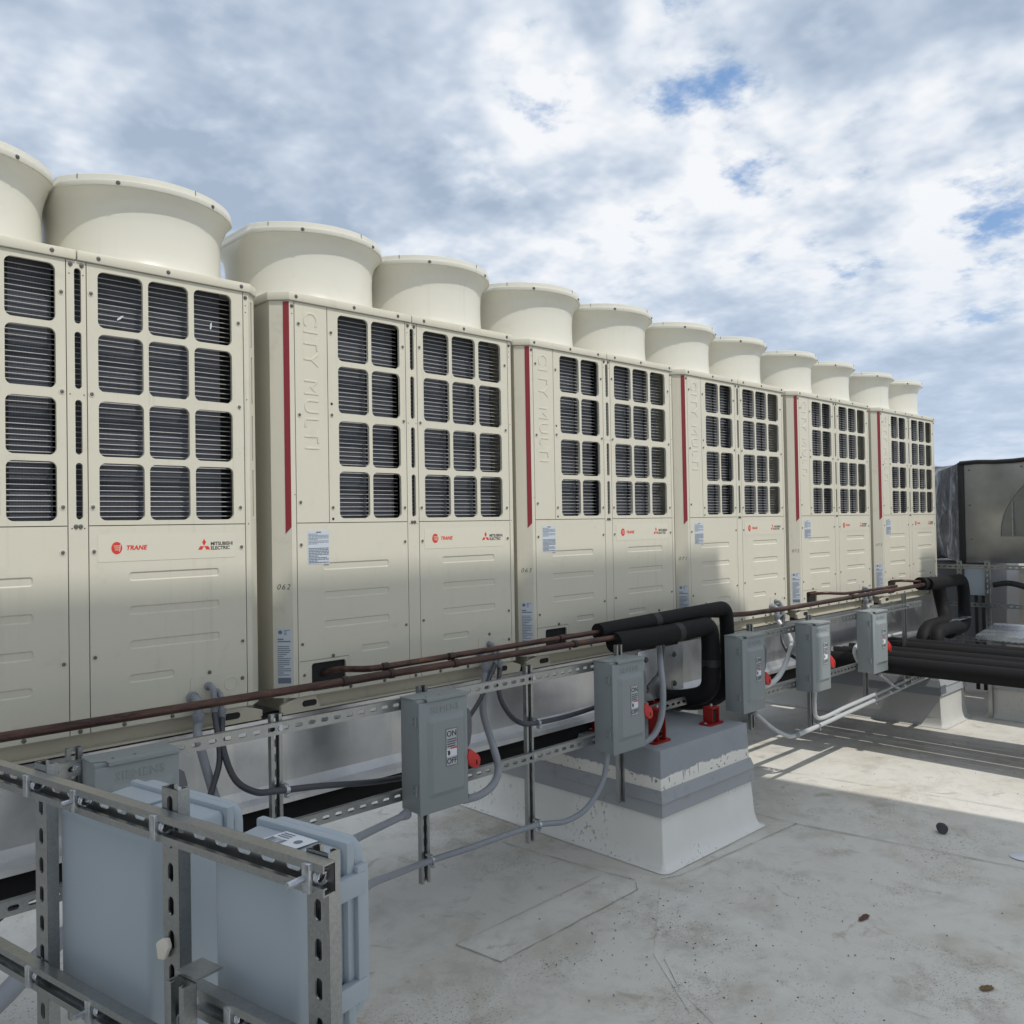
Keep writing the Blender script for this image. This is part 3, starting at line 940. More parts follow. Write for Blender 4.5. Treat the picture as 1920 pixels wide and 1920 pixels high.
    ribbed(m_, C2 + G, RR - G, 0.720, 1.035, 0.717, 0.870, ZB)
    m_.cell(C2 + G, RR - G, ZB, -1.395, None, 0, 0.010)
    m_.rim(C2 + G, RR - G, ZB, ZM - G, 0, 0.010)
    P('lower_panel', m_, 'cream', smooth=30)
    # conduit plate with knock-out
    m_ = MB()
    m_.prism(stadium(0.925, RR - 0.003, ZB + 0.004, -1.397, 5, 0.014), -0.0022, 0.0)
    m_.lathe([(0.026, 0.0), (0.0245, 0.0014), (0.0225, 0.0014), (0.0215, 0.0)], 24)
    k0 = len(m_.v) - 24 * 4
    for i in range(k0, len(m_.v)):
        x, y, zz_ = m_.v[i]
        m_.v[i] = (1.073 + x, -0.0022 - zz_, -1.437 + y)
    P('conduit_plate', m_, 'cream', smooth=40, recalc=True)
    # logo plate
    m_ = MB(); m_.prism(stadium(0.622, 1.098, -0.980, -0.892, 2, 0.002), -0.0009, 0.0)
    lp = P('logo_plate', m_, 'plate', smooth=0)
    m_ = MB()
    n = 28
    m_.add([(0.681 + 0.0175 * math.cos(2 * math.pi * k / n), -0.0013, -0.935 + 0.0205 * math.sin(2 * math.pi * k / n)) for k in range(n)], [tuple(range(n))])
    m_.build('round_logo', 'ink_red', lp, smooth=0)
    m_ = MB()
    for k in range(3):
        z = -0.928 - 0.0065 * k
        m_.add([(0.671 + 0.002 * k, -0.0016, z - 0.0011), (0.690 + 0.001 * k, -0.0016, z - 0.0011), (0.691 + 0.001 * k, -0.0016, z + 0.0011), (0.671 + 0.002 * k, -0.0016, z + 0.0011)], [(0, 1, 2, 3)])
    m_.add([(0.688, -0.0016, -0.947), (0.6905, -0.0016, -0.947), (0.694, -0.0016, -0.923), (0.6915, -0.0016, -0.923)], [(0, 1, 2, 3)])
    m_.build('logo_mark', 'plate', lp, smooth=0)
    text_obj('logo_lettering', 'TRANE', 0.0205, 'ink_red', lp, (0.7105, -0.0012, -0.942), ext=0.0002, bold=0.00085, shear=0.22, spacing=1.05)
    m_ = MB()
    def rh(cx, cz, a, w, h):
        pts = [(0, -h), (w, 0), (0, h), (-w, 0)]
        ca, sa = math.cos(a), math.sin(a)
        m_.add([(cx + x * ca - z * sa, -0.0013, cz + x * sa + z * ca) for x, z in pts], [(0, 1, 2, 3)])
    for a in (0, 120, 240):
        aa = R(a)
        rh(0.980 - math.sin(aa) * 0.0132, -0.937 + math.cos(aa) * 0.0132, aa, 0.0072, 0.0125)
    m_.build('diamond_logo', 'ink_red', lp, smooth=0, recalc=True)
    text_obj('logo_lettering', 'MITSUBISHI', 0.0172, 'ink', lp, (1.004, -0.0012, -0.935), ext=0.0002, bold=0.0004, spacing=0.96)
    text_obj('logo_lettering', 'ELECTRIC', 0.0172, 'ink', lp, (1.004, -0.0012, -0.9505), ext=0.0002, bold=0.0004, spacing=0.96)
    # caution label
    m_ = MB(); m_.box(0.046, 0.144, -0.0008, 0.0, -1.023, -0.890)
    cl = P('caution_label', m_, 'blue_label', smooth=0)
    m_ = MB()
    m_.add([(0.084, -0.0012, -0.8995), (0.106, -0.0012, -0.8995), (0.106, -0.0012, -0.8945), (0.084, -0.0012, -0.8945)], [(0, 1, 2, 3)])
    print_lines(m_, 0.050, 0.140, -0.945, -0.901, -0.0012, 8)
    print_lines(m_, 0.050, 0.140, -1.019, -0.957, -0.0012, 10, h=0.62)
    m_.build('label_print', 'ink_blue', cl, smooth=0)
    # base pan: recess, flange and feet
    m_ = MB()
    m_.box(XL + 0.03, XR - 0.03, 0.030, 0.70, BASE + 0.006, ZB)
    m_.box(XL + 0.010, XR - 0.010, 0.004, 0.032, BASE + 0.001, BASE + 0.008)
    P('base_pan', m_, 'cream_base', smooth=0)
    for s in (0, 1):
        m_ = MB()
        poly = [(0, 0), (0.02, -0.010), (0.16, -0.010), (0.17, 0.0), (0.15, 0.046), (0.07, 0.046), (0.0, 0.022)]
        if s == 0:
            pl = [(XL + 0.004 + x, BASE + 0.012 + z) for x, z in poly]
        else:
            pl = [(XR - 0.004 - x, BASE + 0.012 + z) for x, z in reversed(poly)]
        m_.prism(pl, 0.006, 0.024)
        f = P('foot', m_, 'cream_base', smooth=0, recalc=True, bevel=0.002)
        h = MB()
        cx = (XL + 0.125) if s == 0 else (XR - 0.125)
        h.prism(stadium(cx - 0.032, cx + 0.032, BASE + 0.018, BASE + 0.042, 5), 0.0052, 0.006)
        h.build('foot_hole', 'dark_in', f, smooth=0, recalc=True)
    # panel bottom lip
    m_ = MB(); m_.box(XL + 0.04, XR - 0.03, 0.011, 0.03, ZB, ZB + 0.004)
    P('bottom_lip', m_, 'cream_base', smooth=0)
    # top caps
    def cap(xa, xb, left):
        m_ = MB()
        o_ = 0.009
        if left:
            poly = [(xa - o_, CL - 0.002), (-0.025, -o_), (xb, -o_), (xb, 0.74 + o_), (xa - o_, 0.74 + o_)]
        else:
            poly = [(xa, -o_), (BR + 0.004, -o_), (xb + o_, CR - 0.004), (xb + o_, 0.74 + o_), (xa, 0.74 + o_)]
        inner = [(x, y) for x, y in poly]
        m_.prism_z(poly, 0.0008, 0.033)
        return P('top_cap', m_, 'cream', smooth=30, bevel=0.0025)
    cap(XL, 0.561, True)
    cap(0.565, XR, False)
    # fan hoods
    def hood(cx):
        m_ = MB()
        prof = [(0.334, 0.031), (0.326, 0.038), (0.319, 0.052), (0.3145, 0.075), (0.312, 0.105), (0.311, 0.16), (0.3115, 0.20), (0.314, 0.232), (0.320, 0.260), (0.331, 0.283), (0.3505, 0.302), (0.346, 0.304), (0.325, 0.284), (0.305, 0.22), (0.302, 0.16), (0.302, 0.034)]
        m_.lathe(prof, 72, (cx, 0.37), None)
        for i, (x, y, z) in enumerate(m_.v):
            lim = 0.316 if i // 72 < 11 else 0.310
            m_.v[i] = (cx + max(-lim, min(lim, x - cx)), max(0.006, min(0.734, y)), z)
        h = P('fan_hood', m_, 'cream_hood', smooth=50)
        r_ = MB()
        r_.lathe([(0.347, 0.3015), (0.3565, 0.3015), (0.3575, 0.303), (0.3575, 0.3195), (0.3545, 0.3215), (0.3530, 0.3405), (0.349, 0.343), (0.335, 0.343), (0.333, 0.3015)], 72, (cx, 0.37))
        for i, (x, y, z) in enumerate(r_.v):
            lim = (0.306, 0.3170, 0.3180, 0.3180, 0.3165, 0.3155, 0.313, 0.306, 0.304)[i // 72]
            r_.v[i] = (cx + max(-lim, min(lim, x - cx)), y, z)
        r_.build('hood_rim', 'cream_hood', h, smooth=40)
        g = MB()
        for k in range(1, 9):
            g.tube([(cx + 0.036 * k * math.cos(R(a)), 0.37 + 0.036 * k * math.sin(R(a)), 0.30) for a in range(0, 361, 15)], 0.002, 4, cap=False)
        for a in range(0, 360, 45):
            g.tube([(cx, 0.37, 0.298), (cx + 0.297 * math.cos(R(a)), 0.37 + 0.297 * math.sin(R(a)), 0.298)], 0.0025, 4, cap=False)
        g.build('fan_guard', 'black', h, smooth=60)
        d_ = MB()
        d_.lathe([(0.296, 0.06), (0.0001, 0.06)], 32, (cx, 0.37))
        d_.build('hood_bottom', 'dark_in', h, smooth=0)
        for a in (-150, -118, -88, -62, -30):
            x = cx + 0.3575 * math.cos(R(a)); y = 0.37 + 0.3575 * math.sin(R(a))
            if abs(x - cx) > 0.3165:
                continue
            if a in (-118, -62, -88):
                t_ = MB()
                t_.box(-0.018, 0.018, 0.003, 0.010, 0.3003, 0.3022)
                t_.xf(Matrix.Translation((x, y, 0)) @ Matrix.Rotation(R(a + 90), 4, 'Z'))
                t_.build('rim_tab', 'cream_hood', h, smooth=0)
            if a in (-118, -62):
                c_ = cap_screw_mesh()
                c_.xf(Matrix.Translation((x, y, 0.311)) @ Matrix.Rotation(R(a + 90), 4, 'Z'))
                c_.build('rim_screw', ['cream', 'screw'], h, smooth=40)
        for a, w_ in ((-75, 0.0016), (-140, 0.0016)):
            x = cx + 0.3545 * math.cos(R(a)); y = 0.37 + 0.3545 * math.sin(R(a))
            if abs(x - cx) > 0.3165: continue
            t_ = MB(); t_.box(-w_ * .5, w_ * .5, -0.0006, 0.002, 0.324, 0.3410)
            t_.xf(Matrix.Translation((x, y, 0)) @ Matrix.Rotation(R(a + 90), 4, 'Z'))
            t_.build('rim_joint', 'seam', h, smooth=0)
    hood(0.2425)
    hood(0.885)
    # screws
    sm = screw_mesh().build('screw', ['cream', 'screw'], u, smooth=40)
    cs = cap_screw_mesh().build('cap_screw', ['cream', 'screw'], u, smooth=40)
    pos = [(0.018, -0.085), (0.018, -0.44), (0.018, -0.78), (0.163, -0.10), (0.163, -0.43), (0.163, -0.80), (0.518, -0.11), (0.518, -0.43), (0.518, -0.80),
           (0.608, -0.10), (0.608, -0.43), (0.608, -0.80), (1.120, -0.12), (1.120, -0.43), (1.120, -0.80),
           (0.018, -0.945), (0.018, -1.33), (0.516, -0.945), (0.516, -1.30), (0.610, -0.945), (0.610, -1.29), (1.122, -0.945), (1.122, -1.29),
           (0.025, -1.450)]
    small = [(0.005, -0.008, 0.017), (0.27, -0.008, 0.017), (0.49, -0.008, 0.017), (0.63, -0.008, 0.017), (0.86, -0.008, 0.017), (1.13, -0.008, 0.017),
             (0.546, 0, -0.014), (0.580, 0, -0.014), (0.556, 0, -0.862), (0.570, 0, -0.862), (-0.010, 0, -0.02), (1.149, 0, -0.02),
             (0.155, 0, -1.388), (0.995, 0, -1.388), (1.118, -0.002, -1.425), (0.235, 0, -1.521), (0.40, 0, -1.521), (0.563, 0, -1.521), (0.70, 0, -1.521), (0.86, 0, -1.521)]
    def plant(src, p):
        o = src.copy(); col.objects.link(o); o.parent = u
        o.location = (p[0], p[1], p[2] - BASE)
        o.rotation_euler = (0, random.uniform(0, 6), 0)
    for k, (x, z) in enumerate(pos):
        if k == 0: sm.location = (x, 0, z - BASE)
        else: plant(sm, (x, 0, z))
    for k, p in enumerate(small):
        if k == 0: cs.location = (p[0], p[1], p[2] - BASE)
        else: plant(cs, p)
    # little drilled holes
    hm = MB(); hm.lathe([(0.0022, 0.0006), (0.0001, 0.0006)], 8); hm.xf(Matrix.Rotation(R(90), 4, 'X'))
    h0 = hm.build('screw_hole', 'dark_in', u, smooth=0)
    hp = [(0.542, -0.045), (0.584, -0.045), (0.542, -0.435), (0.584, -0.435), (0.544, -0.868), (0.582, -0.868), (-0.010, -0.05), (1.149, -0.05), (1.149, -0.075), (-0.006, -0.75), (1.150, -0.40), (1.151, -0.86), (0.163, -0.385), (0.163, -0.845)]
    for k, (x, z) in enumerate(hp):
        o = h0 if k == 0 else h0.copy()
        if k: col.objects.link(o); o.parent = u
        o.location = (x, 0, z - BASE)
        if k >= 12: o.scale = (2.6, 1, 2.6)
    return u, chm, nrm, d

unit0, chm, nrm2, dch = build_unit()
ULAB = ['leftmost condensing unit, cut off by the left edge of the photo',
        'condensing unit handwritten 062 on its corner, second from the left',
        'condensing unit handwritten 063 on its corner, third from the left',
        'fourth condensing unit from the left, shadow edge ending on its front',
        'fifth condensing unit from the left, lit down to its base',
        'rightmost and farthest condensing unit, next to the metal duct']
UNUM = [None, '062', '063', '071', '072', '073']
units = []
for k in range(6):
    o = unit0 if k == 0 else copy_tree(unit0)
    o.location = (UX[k], random.uniform(-0.002, 0.002), BASE + random.uniform(-0.0015, 0.0015))
    o.rotation_euler = (random.uniform(-0.0008, 0.0008), random.uniform(-0.0012, 0.0012), random.uniform(-0.0025, 0.0025))
    tag(o, ULAB[k], 'condenser', 'cream condensing units in a row')
    units.append(o)
for k in range(1, 6):
    me = text_mesh(UNUM[k], 0.030, ext=0.0002, bold=-0.0003, shear=0.25, spacing=1.25)
    me.materials.clear(); me.materials.append(M['ink'])
    rot = Matrix.Rotation(math.atan2(-dch.y, -dch.x), 4, 'Z')
    p = chm(0.062, -1.118 + 0.004 * (k % 2), 0.0006)
    me.transform(Matrix.Translation((p[0], p[1], p[2] - BASE)) @ rot @ FRONT)
    t = bpy.data.objects.new('handwritten_number', me)
    col.objects.link(t); t.parent = units[k]

# feather stuck in the leftmost unit's coil guard
def feather(p, s, a, lab):
    m_ = MB()
    m_.prism([(-0.003 * s, -0.010 * s), (0.001 * s, -0.014 * s), (0.004 * s, -0.002 * s), (0.002 * s, 0.014 * s), (-0.003 * s, 0.006 * s)], -0.0008, 0.0008)
    o = m_.build('feather', 'white_label', None, smooth=0, recalc=True)
    o.location = p; o.rotation_euler = (0.2, a, 0)
    tag(o, lab, 'feather', 'small feathers caught in the grille')
feather((UX[0] + 0.715, 0.042, -0.155), 1.0, 0.8, 'small white feather in the top left opening of the leftmost grille')
feather((UX[0] + 1.034, 0.042, -0.135), 1.0, 0.0, 'small white feather in the top right opening of the leftmost grille')

# ================================================================ strut channel
def strut(length, slots=True, pitch=0.0508, W=0.0413, D=0.0206, start=0.025):
    """channel along +X, slotted web facing -Y at y=0, open towards +Y"""
    m_ = MB()
    h = W / 2; lip = 0.009
    if slots:
        x = 0.0
        n = max(1, int(round(length / pitch)))
        p = length / n
        for i in range(n):
            m_.cell(i * p, (i + 1) * p, -h, h, ((i + .5) * p - 0.0143, (i + .5) * p + 0.0143, -0.0070, 0.0070, 0.0068), 0, 0.0025, 4)
    else:
        m_.cell(0, length, -h, h, None, 0, 0.0025)
    t = 0.0025
    for s in (-1, 1):
        za, zb = sorted((s * h, s * (h - t)))
        m_.box(0, length, 0.0004, D, za, zb)
        za, zb = sorted((s * (h - t), s * (h - lip)))
        m_.box(0, length, D - t, D - 0.0002, za, zb)
        za, zb = sorted((s * (h - lip), s * (h - lip - t * 0.9)))
        m_.box(0, length, D - 0.0065, D - 0.0002, za, zb)
    return m_

def bolt(parent, p, axis=(0, -1, 0), r=0.010, name='bolt', mat='zinc', shaft=0.0):
    m_ = MB()
    m_.lathe([(r * 1.35, 0.0), (r * 1.35, 0.002), (r * 0.95, 0.0022)], 16)
    m_.lathe([(r * 0.95, 0.0022), (r * 0.95, r * 0.7), (r * 0.80, r * 0.85), (0.0001, r * 0.85)], 6)
    if shaft:
        m_.lathe([(0.0048, r * 0.8), (0.0048, shaft), (0.004, shaft + 0.001), (0.0001, shaft + 0.001)], 10)
    q = Vector((0, 0, 1)).rotation_difference(Vector(axis))
    m_.xf(Matrix.Translation(p) @ q.to_matrix().to_4x4())
    return m_.build(name, mat, parent, smooth=40)

UP = Matrix.Rotation(R(-90), 4, 'Y')        # channel along +Z
def rail_frame(name, label, rails, posts, yr):
    x0 = rails[0][0]
    e = empty(name, (x0, yr, ROOF), label, 'stand')
    inv = Matrix.Translation((-x0, -yr, -ROOF))
    for (a, b, z) in rails:
        o = strut(b - a).xf(Matrix.Translation((a, yr, z))).build('strut_rail', 'galv', e, smooth=30)
        o.matrix_parent_inverse = inv
    for (x, za, zb) in posts:
        # posts stand behind the rails with their open side forward
        o = strut(zb - za).xf(Matrix.Translation((x, yr + 0.0425, za)) @ Matrix.Rotation(math.pi, 4, 'Z') @ UP).build('strut_post', 'galv', e, smooth=30)
        o.matrix_parent_inverse = inv
        for (a, b, z) in rails:
            if a < x < b:
                bo = bolt(e, (x, yr, z)); bo.matrix_parent_inverse = inv
    return e

YR = -0.338
POSTS1 = [(-0.897, -2.26, -1.495), (-0.266, -2.26, -1.505), (0.358, -2.26, -1.500), (0.940, -2.262, -1.495), (1.562, -2.24, -1.475)]
rail_frame('switch_stand', 'galvanised strut stand carrying the three nearest disconnect switches', [(-1.75, 1.36, -1.548), (-1.75, 1.36, -1.888)], POSTS1, YR)
rail_frame('switch_stand', 'galvanised strut stand carrying the three far disconnect switches', [(2.70, 5.30, -1.560), (2.70, 4.62, -1.905)],
           [(2.78, -2.10, -1.49), (3.50, -2.235, -1.50), (4.32, -2.21, -1.50), (5.03, -2.16, -1.47)], YR)

# ================================================================ disconnect switches
def build_switch():
    W, H, D = 0.228, 0.420, 0.115
    s = empty('disconnect_switch', (0, 0, 0), '', 'switch')
    # front at y = 0, back at y = D, x from 0, z from 0
    m_ = MB(); m_.box(0.0, W, 0.012, D, 0.0, H - 0.006)
    s_body = m_.build('box', 'switch', s, bevel=0.003)
    m_ = MB()
    m_.box(-0.002, W + 0.002, 0.0, 0.0115, -0.004, H - 0.016)
    m_.box(W + 0.0005, W + 0.002, 0.0115, 0.03, 0.0, H - 0.02)
    cov = m_.build('door', 'switch', s, bevel=0.0025)
    m_ = MB()
    raised(m_, stadium(0.033, W - 0.010, 0.050, H - 0.070, 5, 0.014), 0.0, 0.0128, 0.019)
    m_.build('raised_panel', 'switch', cov, smooth=40)
    m_ = MB()
    m_.prism_z([(-0.003, D), (-0.003, 0.035), (0.032, 0.020), (0.032, -0.004), (W + 0.004, -0.004), (W + 0.004, D)], H - 0.006, H - 0.001)
    m_.box(0.032, W + 0.004, -0.006, -0.003, H - 0.014, H - 0.001)
    top = m_.build('drip_hood', 'switch', s, bevel=0.001)
    m_ = MB()
    for x in (0.055, 0.115):
        m_.lathe([(0.0045, H - 0.0005), (0.0001, H - 0.0005)], 8, (x, 0.03))
    m_.build('hood_hole', 'dark_in', top, smooth=0)
    text_obj('embossed_lettering', 'SIEMENS', 0.034, 'switch', cov, (W / 2 + 0.005, -0.0002, H - 0.058), ext=0.0008, bold=-0.0004, align='CENTER', spacing=1.12, bev=0.0007)
    for z in (H * 0.16, H * 0.76):
        m_ = MB(); m_.tube([(-0.0035, 0.018, z), (-0.0035, 0.018, z + 0.036)], 0.0042, 8)
        m_.box(-0.003, -0.0005, 0.022, 0.040, z, z + 0.034)
        hg = m_.build('hinge', 'switch', s, smooth=40)
        m_ = MB()
        for dz in (0.008, 0.026):
            m_.lathe([(0.0030, 0), (0.0024, 0.0014), (0.0001, 0.0014)], 8)
            for i in range(len(m_.v) - 24, len(m_.v)):
                x, y, q = m_.v[i]
                m_.v[i] = (-0.003 - q, 0.033 + x, z + dz + y)
        m_.build('hinge_rivet', 'screw', hg, smooth=0)
    # ON / OFF label
    lx0, lx1, lz0, lz1 = 0.112, 0.166, 0.158, 0.296
    m_ = MB(); m_.box(lx0, lx1, -0.0140, -0.0130, lz0, lz1)
    lab = m_.build('switch_label', 'plate_grey', s, smooth=0)
    m_ = MB()
    y = -0.0146
    def rect(a, b, c, d):
        m_.add([(a, y, c), (b, y, c), (b, y, d), (a, y, d)], [(0, 1, 2, 3)])
    t = 0.0016
    rect(lx0, lx1, lz0, lz0 + t); rect(lx0, lx1, lz1 - t, lz1); rect(lx0, lx0 + t, lz0 + t, lz1 - t); rect(lx1 - t, lx1, lz0 + t, lz1 - t)
    print_lines(m_, lx0 + 0.006, lx1 - 0.004, lz0 + 0.068, lz1 - 0.036, y, 4, h=0.5)
    m_.build('label_print', 'ink', lab, smooth=0)
    m_ = MB(); rect(lx0 + t, lx1 - t, lz0 + 0.034, lz0 + 0.062); m_.build('label_white_field', 'white_label', lab, smooth=0)
    m_ = MB(); y = -0.0148; rect(lx0 + 0.022, lx1 - t, lz0 + 0.061, lz0 + 0.067); m_.build('label_red_bar', 'ink_red', lab, smooth=0)
    m_ = MB(); y = -0.0152
    m_.add([(lx0 + 0.013 + 0.0062 * math.cos(R(20 * k)), y, lz0 + 0.048 + 0.0095 * math.sin(R(20 * k))) for k in range(18)], [tuple(range(18))])
    rect(lx0 + 0.003, lx0 + 0.012, lz0 + 0.055, lz0 + 0.057)
    m_.build('label_pictogram', 'ink', lab, smooth=0)
    text_obj('label_lettering', 'ON', 0.030, 'ink', lab, ((lx0 + lx1) / 2, -0.0148, lz1 - 0.029), ext=0.0002, bold=0.0003, align='CENTER')
    text_obj('label_lettering', 'OFF', 0.029, 'ink', lab, ((lx0 + lx1) / 2, -0.0148, lz0 + 0.008), ext=0.0002, bold=0.0003, align='CENTER', spacing=0.95)
    # operating mechanism on the right side
    m_ = MB()
    prof = [(0.006, 0.20), (0.020, 0.215), (0.029, 0.26), (0.029, 0.31), (0.020, 0.345), (0.006, 0.356)]
    pts = [(W + 0.001, z) for z in (0.356, 0.20)] + [(W + a, z) for a, z in prof]
    m_.prism(pts, 0.004, 0.022)
    m_.build('lever_guard', 'guard_grey', s, bevel=0.002, recalc=True)
    m_ = MB()
    hp = [(W - 0.002, 0.168), (W + 0.004, 0.192), (W + 0.014, 0.196), (W + 0.050, 0.166), (W + 0.058, 0.150), (W + 0.056, 0.128), (W + 0.044, 0.116), (W + 0.030, 0.118), (W + 0.004, 0.140)]
    hp = [(W - 0.002 + (x - W + 0.002) * 1.12, z) for x, z in hp]
    m_.prism(hp, -0.004, 0.018)
    hd = m_.build('handle', 'red', s, bevel=0.004, recalc=True)
    hd['label'] = 'red switch handle'
    m_ = MB()
    m_.prism(stadium(W + 0.040, W + 0.047, 0.130, 0.150, 4), -0.0048, -0.004)
    m_.build('lock_hole', 'dark_in', hd, smooth=0, recalc=True)
    m_ = MB()
    m_.tube([(W + 0.003 + 0.006 * math.cos(R(a)), 0.006, 0.016 + 0.011 * math.sin(R(a))) for a in range(0, 361, 30)], 0.0018, 6, cap=False)
    m_.build('padlock_eye', 'screw', s, smooth=60)
    return s
M['plate_grey'] = simple('label_grey', (0.40, 0.42, 0.44), 0.45, 0, 0.5, 0.03)
M['guard_grey'] = simple('dark_grey_guard', (0.10, 0.105, 0.115), 0.45)
sw0 = build_switch()
SWX = [-0.886, 0.230, 1.337, 2.450, 3.250, 4.118]
SWL = ['grey disconnect switch partly hidden by the grey enclosures at the left',
       'nearest fully visible grey disconnect switch, its red handle below the copper pipe',
       'grey disconnect switch standing above the near painted curb',
       'grey disconnect switch just right of the black insulated pipe loop',
       'grey disconnect switch second from the right, in front of the beam',
       'farthest grey disconnect switch, beside the black pipe bundle']
switches = []
for k in range(6):
    o = sw0 if k == 0 else copy_tree(sw0)
    o.location = (SWX[k], -0.456, -1.936 - (0.006 if k > 3 else 0))
    tag(o, SWL[k], 'switch', 'grey disconnect switches in a row')
    switches.append(o)

# ================================================================ steel beams under the units
def beam(name, x0, x1, yb, label, zt=-1.597, zb=-1.905, lip=True):
    e = empty(name, (x0, yb, zb), label, 'beam')
    inv = Matrix.Translation((-x0, -yb, -zb))
    m_ = MB()
    prof = [(-0.012, zt - 0.014), (-0.012, zt), (0.10, zt), (0.10, zt - 0.006), (0.004, zt - 0.006), (0.004, zb + 0.055), (-0.018, zb + 0.020), (-0.055, zb + 0.010), (-0.055, zb), (0.10, zb), (0.10, zb - 0.006), (-0.061, zb - 0.006), (-0.061, zb + 0.015), (-0.022, zb + 0.026), (-0.002, zb + 0.058), (-0.002, zt - 0.006), (-0.008, zt - 0.006), (-0.008, zt - 0.014)]
    n = len(prof)
    vs = [(x0, yb + a, b) for a, b in prof] + [(x1, yb + a, b) for a, b in prof]
    m_.add(vs, [(i, (i + 1) % n, (i + 1) % n + n, i + n) for i in range(n)])
    o = m_.build('channel', 'beam', e, smooth=25, recalc=True)
    o.matrix_parent_inverse = inv
    m_ = MB(); m_.box(x0, x1, yb + 0.004, yb + 0.09, zt - 0.002, zt + 0.0035)
    o = m_.build('rubber_strip', 'black', e, smooth=0); o.matrix_parent_inverse = inv
    return e, inv
b1, inv1 = beam('support_beam', -3.0, 2.16, 0.03, 'galvanised steel beam under the three nearest condensing units')
b2, inv2 = beam('support_beam', 2.52, 6.62, 0.03, 'galvanised steel beam under the three far condensing units')
b3, inv3 = beam('support_beam', -3.0, 6.62, 0.60, 'rear galvanised steel beam in the shade beneath the condensing units')
# splice plate between the front beams
e = empty('splice_plate', (2.34, 0.02, -1.90), 'galvanised splice plate with bolts joining the two front beams', 'plate')
ip = Matrix.Translation((-2.34, -0.02, 1.90))
m_ = MB(); m_.box(2.13, 2.56, 0.012, 0.026, -1.895, -1.605)
o = m_.build('plate', 'beam', e, bevel=0.002); o.matrix_parent_inverse = ip
for (x, z) in ((2.20, -1.66), (2.20, -1.83), (2.47, -1.66), (2.47, -1.83)):
    o = bolt(e, (x, 0.012, z), r=0.013, mat='screw'); o.matrix_parent_inverse = ip
for x in (2.30, 2.40):
    m_ = MB(); m_.tube([(x, -0.02, -1.90), (x, -0.02, -1.80)], 0.005, 8)
    o = m_.build('threaded_rod', 'zinc', e, smooth=40); o.matrix_parent_inverse = ip

# ================================================================ red spring isolators on the near curb
def isolator(p, label, h=0.095):
    e = empty('spring_isolator', p, label, 'isolator', 'red spring isolators on the near curb')
    m_ = MB(); m_.prism_z([(x, y) for x, y in stadium(-0.070, 0.070, -0.04, 0.04, 4, 0.02)], 0.0, 0.008)
    m_.build('base_plate', 'red_paint', e, smooth=30)
    m_ = MB()
    m_.box(-0.034, -0.027, -0.030, 0.030, 0.008, h); m_.box(0.027, 0.034, -0.030, 0.030, 0.008, h)
    m_.box(-0.034, 0.034, -0.030, 0.030, h, h + 0.008)
    m_.build('housing', 'red_paint', e, bevel=0.0015)
    m_ = MB()
    pts = [(0.021 * math.cos(t * 0.5), 0.021 * math.sin(t * 0.5), 0.010 + (h - 0.014) * t / 75) for t in range(76)]
    m_.tube(pts, 0.0042, 6)
    m_.build('spring', 'black', e, smooth=60)
    for s in (-1, 1):
        bolt(e, (s * 0.054, 0, 0.008), (0, 0, 1), 0.008, mat='zinc')
    m_ = MB(); m_.tube([(0, 0, h + 0.006), (0, 0, h + 0.022)], 0.007, 8)
    m_.build('stud', 'zinc', e, smooth=40)
    return e
isolator((1.80, -0.355, -1.98), 'red spring isolator behind the third disconnect switch', 0.16)
isolator((2.30, -0.345, -1.98), 'red spring isolator under the insulated pipe loop', 0.085)
isolator((1.80, 0.04, -1.98), 'red spring isolator in the shade under the beam, behind the third switch', 0.060)
isolator((2.30, 0.04, -1.98), 'red spring isolator in the shade under the beam joint', 0.060)
# outrigger strut on the isolators
m_ = strut(0.62).xf(Matrix.Translation((1.80, -0.14, -1.895)))
o = m_.build('outrigger_strut', 'galv', None, smooth=30)
tag(o, 'short strut channel between the red spring isolators above the near curb', 'strut')

# ================================================================ pipes
def pipe(name, pts, r, mat, label, cat, group=None, n=14, round_=0.0, smooth_=False):
    P_ = catmull(pts, 8) if smooth_ else (fillet(pts, round_) if round_ else [Vector(p) for p in pts])
    m_ = MB(); m_.tube(P_, r, n)
    o = m_.build(name, mat, None, smooth=50)
    return tag(o, label, cat, group)

def couplings(root_name, main_pts, r, rings, label, cat, mat='copper', round_=0.05, ring_mat='copper_dark'):
    e = empty(root_name, main_pts[0], label, cat)
    inv = Matrix.Translation(-Vector(main_pts[0]))
    m_ = MB(); m_.tube(fillet(main_pts, round_), r, 16)
    o = m_.build('tube', mat, e, smooth=50); o.matrix_parent_inverse = inv
    for (a, b, k) in rings:
        m_ = MB(); m_.tube([a, b], r * k, 16)
        o = m_.build('coupling', ring_mat, e, smooth=40, bevel=0.001); o.matrix_parent_inverse = inv
    return e
M['copper_dark'] = simple('dark_brazed_copper', (0.05, 0.028, 0.022), 0.45, 0.5, 0.5, 0.5, 40)
couplings('copper_pipe', [(-2.2, -0.25, -1.442), (1.62, -0.25, -1.449)], 0.0146,
          [((0.035, -0.25, -1.446), (0.062, -0.25, -1.446), 1.28), ((0.245, -0.25, -1.446), (0.268, -0.25, -1.446), 1.26), ((0.565, -0.25, -1.446), (0.59, -0.25, -1.446), 1.22),
           ((1.30, -0.25, -1.448), (1.325, -0.25, -1.448), 1.25), ((0.062, -0.25, -1.446), (0.245, -0.25, -1.446), 1.10)],
          'long tarnished copper pipe running across the units into black insulation', 'pipe')
